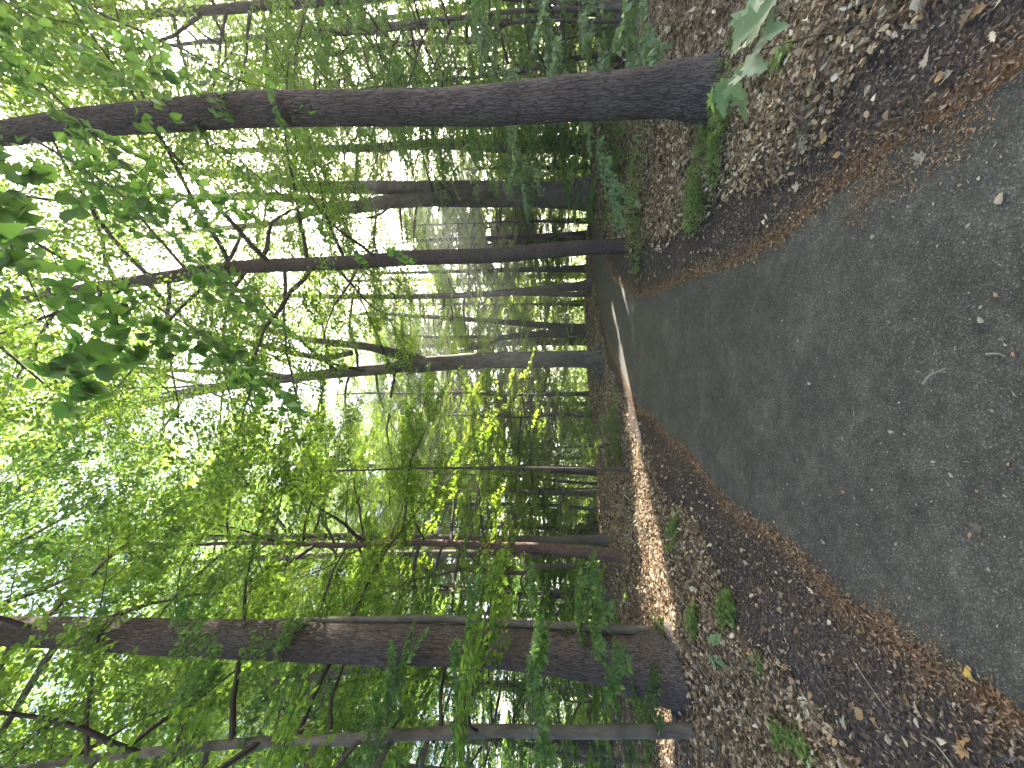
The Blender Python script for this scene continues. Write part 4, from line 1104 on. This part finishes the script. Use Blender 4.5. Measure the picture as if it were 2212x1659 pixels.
# ------------------------------------------------------------------ leafy boughs close to the viewer
def bough(name, label, pts, depths, r0, nspray, leafL, matn, seed, T=T_OVATE, scale=0.55, droop=-0.35, cat='branch', keep=0.27, side_angle=(0.3, 1.1), wood='twig'):
    """a bough through picture points at the given distances"""
    q_ = np.random.default_rng(seed)
    W = np.array([at_y(X, Y, d) for (X, Y), d in zip(pts, depths)]); root_p = W[0].copy()
    C = catmull(W-root_p, 30); cr = Crown()
    root = empty(name, root_p, label, cat)
    rr = np.linspace(r0, 0.002, 30)
    g = Geo(); tube(g, np.column_stack([C, rr]), sides=8)
    for i in range(nspray):
        f = (i+q_.random())/nspray; j = min(int(f*29), 28); p = C[j]; d = C[min(j+1, 29)]-C[j]; 
        a = math.atan2(d[1], d[0]) + (-1)**i*q_.uniform(*side_angle)
        cr.spray(p, [math.cos(a), math.sin(a), droop+q_.normal(0, 0.2)], q_, scale*q_.uniform(0.6, 1.1), 0.3, keep)
    cr.spray(C[-1], C[-1]-C[-3], q_, scale*0.8, 0.3, keep)
    P, D, Nn = cr.leaves(); k = ~in_beam(P+root_p, 0.05) & (np.linalg.norm(P+root_p-[0, 0, CAMZ], axis=1) > 0.7)
    P, D, Nn = P[k], D[k], Nn[k]
    D = D + np.array([0, 0, -0.35]) ; Nn = Nn+q_.normal(0, 0.35, Nn.shape)
    L = leafL*q_.uniform(0.6, 1.25, len(P)); g2 = Geo(); leaf_geo(g2, P, D, Nn, L, L*(0.62 if T is not T_HEART else 0.8), T, q_.normal(0.1, 0.1, len(P)))
    link('leaves', g2.mesh('leaves'), M[matn], root)
    S0 = np.concatenate([s[0] for s in cr.S]); S1 = np.concatenate([s[1] for s in cr.S]); a0 = np.concatenate([s[2] for s in cr.S]); a1 = np.concatenate([s[3] for s in cr.S])
    hs = ~in_beam(0.5*(S0+S1)+root_p, 0.0)
    segs_geo(g, S0[hs], S1[hs], a0[hs]*0.7, a1[hs]*0.7, 3)
    link('stem', g.mesh('stem'), M[wood], root)
    return root
# overhead boughs hanging from the top right down to the middle
bough('hanging_bough', 'long dark bough arching from the oak top down across the middle of the sky', [(70, 300), (190, 370), (300, 450), (430, 560), (560, 670)], [3.2, 3.2, 3.1, 3.0, 2.9], 0.014, 9, 0.080, 'leaf_near', 1, T_HEART, 0.5)
bough('hanging_bough', 'thin bough crossing the right oak high up', [(0, 100), (120, 210), (230, 320), (330, 400), (420, 430)], [2.6, 2.6, 2.7, 2.7, 2.7], 0.010, 9, 0.080, 'leaf_near', 2, T_HEART, 0.45)
bough('hanging_bough', 'straight dark bough slanting through the glare towards the right oak', [(100, -30), (240, 40), (400, 110), (510, 170), (620, 200)], [3.4, 3.4, 3.5, 3.6, 3.7], 0.016, 9, 0.085, 'leaf_near', 3, T_HEART, 0.5)
bough('hanging_bough', 'blurred leafy bough closest to the camera at the top of the view', [(-180, 200), (-90, 350), (0, 490), (70, 620), (110, 720)], [1.7, 1.7, 1.7, 1.7, 1.7], 0.008, 8, 0.095, 'leaf_near', 4, T_HEART, 0.4)
bough('hanging_bough', 'leafy twig dangling below the long bough near the forked beech limbs', [(300, 640), (400, 700), (500, 760), (580, 830)], [2.4, 2.4, 2.4, 2.4], 0.006, 6, 0.075, 'leaf_near', 5, T_HEART, 0.36)
bough('hanging_bough', 'sparse leafy bough in the top right corner of the view', [(-100, -60), (40, 20), (160, 90), (280, 130)], [2.8, 2.8, 2.8, 2.8], 0.009, 8, 0.085, 'leaf_near', 6, T_HEART, 0.5)
bough('hanging_bough', 'thin bare-ended bough drooping beside the broad beech limbs', [(420, 275), (520, 350), (620, 430), (740, 500), (820, 540)], [4.0, 4.0, 4.0, 4.0, 4.0], 0.009, 6, 0.075, 'leaf_near', 7, T_OVATE, 0.4)
# layered beech sprays on the left
lays = [((980, 1670), (1000, 1560), (1010, 1450), (1020, 1330), 3.9, 'layered green spray crossing the thick oak at mid height'),
        ((1140, 1680), (1150, 1560), (1148, 1450), (1145, 1330), 3.7, 'layered green spray crossing the lower trunk of the thick oak'),
        ((1300, 1530), (1310, 1450), (1250, 1390), (1265, 1320), 4.0, 'leafy spray hanging just above the thick oak foot'),
        ((800, 1680), (830, 1580), (850, 1480), (870, 1440), 4.2, 'dark green spray left of the thick oak above head height'),
        ((350, 1680), (400, 1560), (420, 1470), (400, 1380), 4.0, 'high green spray brushing the upper thick oak'),
        ((520, 1690), (540, 1600), (560, 1500), (590, 1420), 4.4, 'green spray high on the left between the two trunks'),
        ((100, 1680), (120, 1560), (140, 1450), (200, 1350), 4.4, 'high dark green spray in the upper left corner'),
        ((300, 1340), (330, 1240), (380, 1150), (430, 1080), 5.5, 'fine-twigged spray fanning from the thick oak towards the middle'),
        ((120, 1320), (150, 1220), (200, 1130), (240, 1040), 5.0, 'dense dark green spray above the middle left'),
        ((20, 1300), (40, 1200), (60, 1100), (120, 1000), 4.5, 'dense dark green spray at the very top left of middle')]
for i, (a, b_, c, d, dep, lab) in enumerate(lays):
    bough('leafy_bough', lab, [a, b_, c, d], [dep]*4, 0.006, 9, 0.062, 'leaf_near', 20+i, T_OVATE, 0.45 if i < 5 else 0.6, -0.12, keep=0.75, side_angle=(0.2, 0.9))
# spray of the sunlit understory left of the beech
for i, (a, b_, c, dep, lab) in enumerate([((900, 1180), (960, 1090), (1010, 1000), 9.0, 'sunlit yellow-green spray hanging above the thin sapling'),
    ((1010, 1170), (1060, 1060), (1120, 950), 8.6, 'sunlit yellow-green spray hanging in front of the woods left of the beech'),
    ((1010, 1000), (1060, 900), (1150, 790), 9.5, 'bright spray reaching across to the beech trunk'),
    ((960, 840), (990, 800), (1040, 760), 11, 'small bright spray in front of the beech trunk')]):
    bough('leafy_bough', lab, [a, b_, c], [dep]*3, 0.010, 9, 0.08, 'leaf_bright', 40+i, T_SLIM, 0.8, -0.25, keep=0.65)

for i, (a, b_, c, dep, lab) in enumerate([((1270, 235), (1295, 310), (1318, 420), 6.5, 'pale grey-green layered spray low in front of the broad beech'),
    ((1090, 240), (1112, 320), (1125, 400), 7.0, 'pale grey-green layered spray beside the hazy grey trunk'),
    ((1150, -20), (1180, 60), (1210, 150), 5.5, 'pale grey-green spray in the brush right of the right oak'),
    ((1240, -20), (1265, 60), (1275, 150), 6.0, 'lower pale grey-green spray in the brush right of the right oak'),
    ((1010, -20), (1040, 70), (1080, 150), 6.5, 'upper hazy green spray in the brush right of the right oak'),
    ((1350, -20), (1362, 40), (1375, 90), 4.5, 'pale grey-green spray low over the litter at the right edge')]):
    bough('leafy_bough', lab, [a, b_, c], [dep]*3, 0.006, 7, 0.085, 'leaf_cool', 60+i, T_OVATE, 0.6, -0.15, keep=0.7, side_angle=(0.1, 0.7))

# shrubs
def shrub(X, Y, s, label, leafm, key='shrub_a', z=0):
    p = gp(X, Y); return wood_tree(key, p[0], p[1], r.uniform(0, 6.28), s, label, 'shrub', None, leafm, name='shrub')
shrub(1440, 1425, 0.7, 'leafy green shrub in front of the thick oak foot', 'leaf_near')
shrub(1400, 1530, 0.8, 'green shrub behind the slender left trunk', 'leaf_near')
shrub(1345, 385, 0.6, 'pale green shrub in front of the broad beech foot', 'leaf_near')
shrub(1330, 250, 0.9, 'green shrub directly behind the right oak', 'leaf_near')
shrub(1340, 60, 1.0, 'tangled green shrub at the right edge behind the log', 'leaf_near')
shrub(1330, 160, 1.0, 'tangled green shrub beside the fallen log', 'leaf_near')
shrub(1345, 960, 0.45, 'sunlit low shrub beside the bright litter strip', 'leaf_bright')
shrub(1310, 1280, 1.0, 'green shrub behind the crooked sapling', 'leaf_near')
shrub(1312, 1400, 1.0, 'green shrub hidden behind the thick oak', 'leaf_near')

# ------------------------------------------------------------------ thin haze under the trees, added mostly to stand in for lens glare
me = bpy.data.meshes.new('haze')
X0, X1, Y0, Y1, Z0, Z1 = -430, 430, -430, 430, -7, 30
me.from_pydata([(x, y, z) for x in (X0, X1) for y in (Y0, Y1) for z in (Z0, Z1)], [], [(0, 1, 3, 2), (4, 6, 7, 5), (0, 4, 5, 1), (2, 3, 7, 6), (0, 2, 6, 4), (1, 5, 7, 3)])
hm = bpy.data.materials.new('haze'); hm.use_nodes = True; ht = hm.node_tree; ht.nodes.remove(ht.nodes['Principled BSDF'])
pv_ = N(ht, 'VolumePrincipled'); pv_.inputs['Color'].default_value = (0.9, 0.95, 1.0, 1); pv_.inputs['Density'].default_value = 0.004; pv_.inputs['Anisotropy'].default_value = 0.6
ht.links.new(pv_.outputs[0], ht.nodes['Material Output'].inputs['Volume'])
tag(link('haze', me, hm), 'thin pale haze added in the air between the trees, mostly for lens glare', 'haze', None, 'stuff')
print('script', _t.time()-t0)
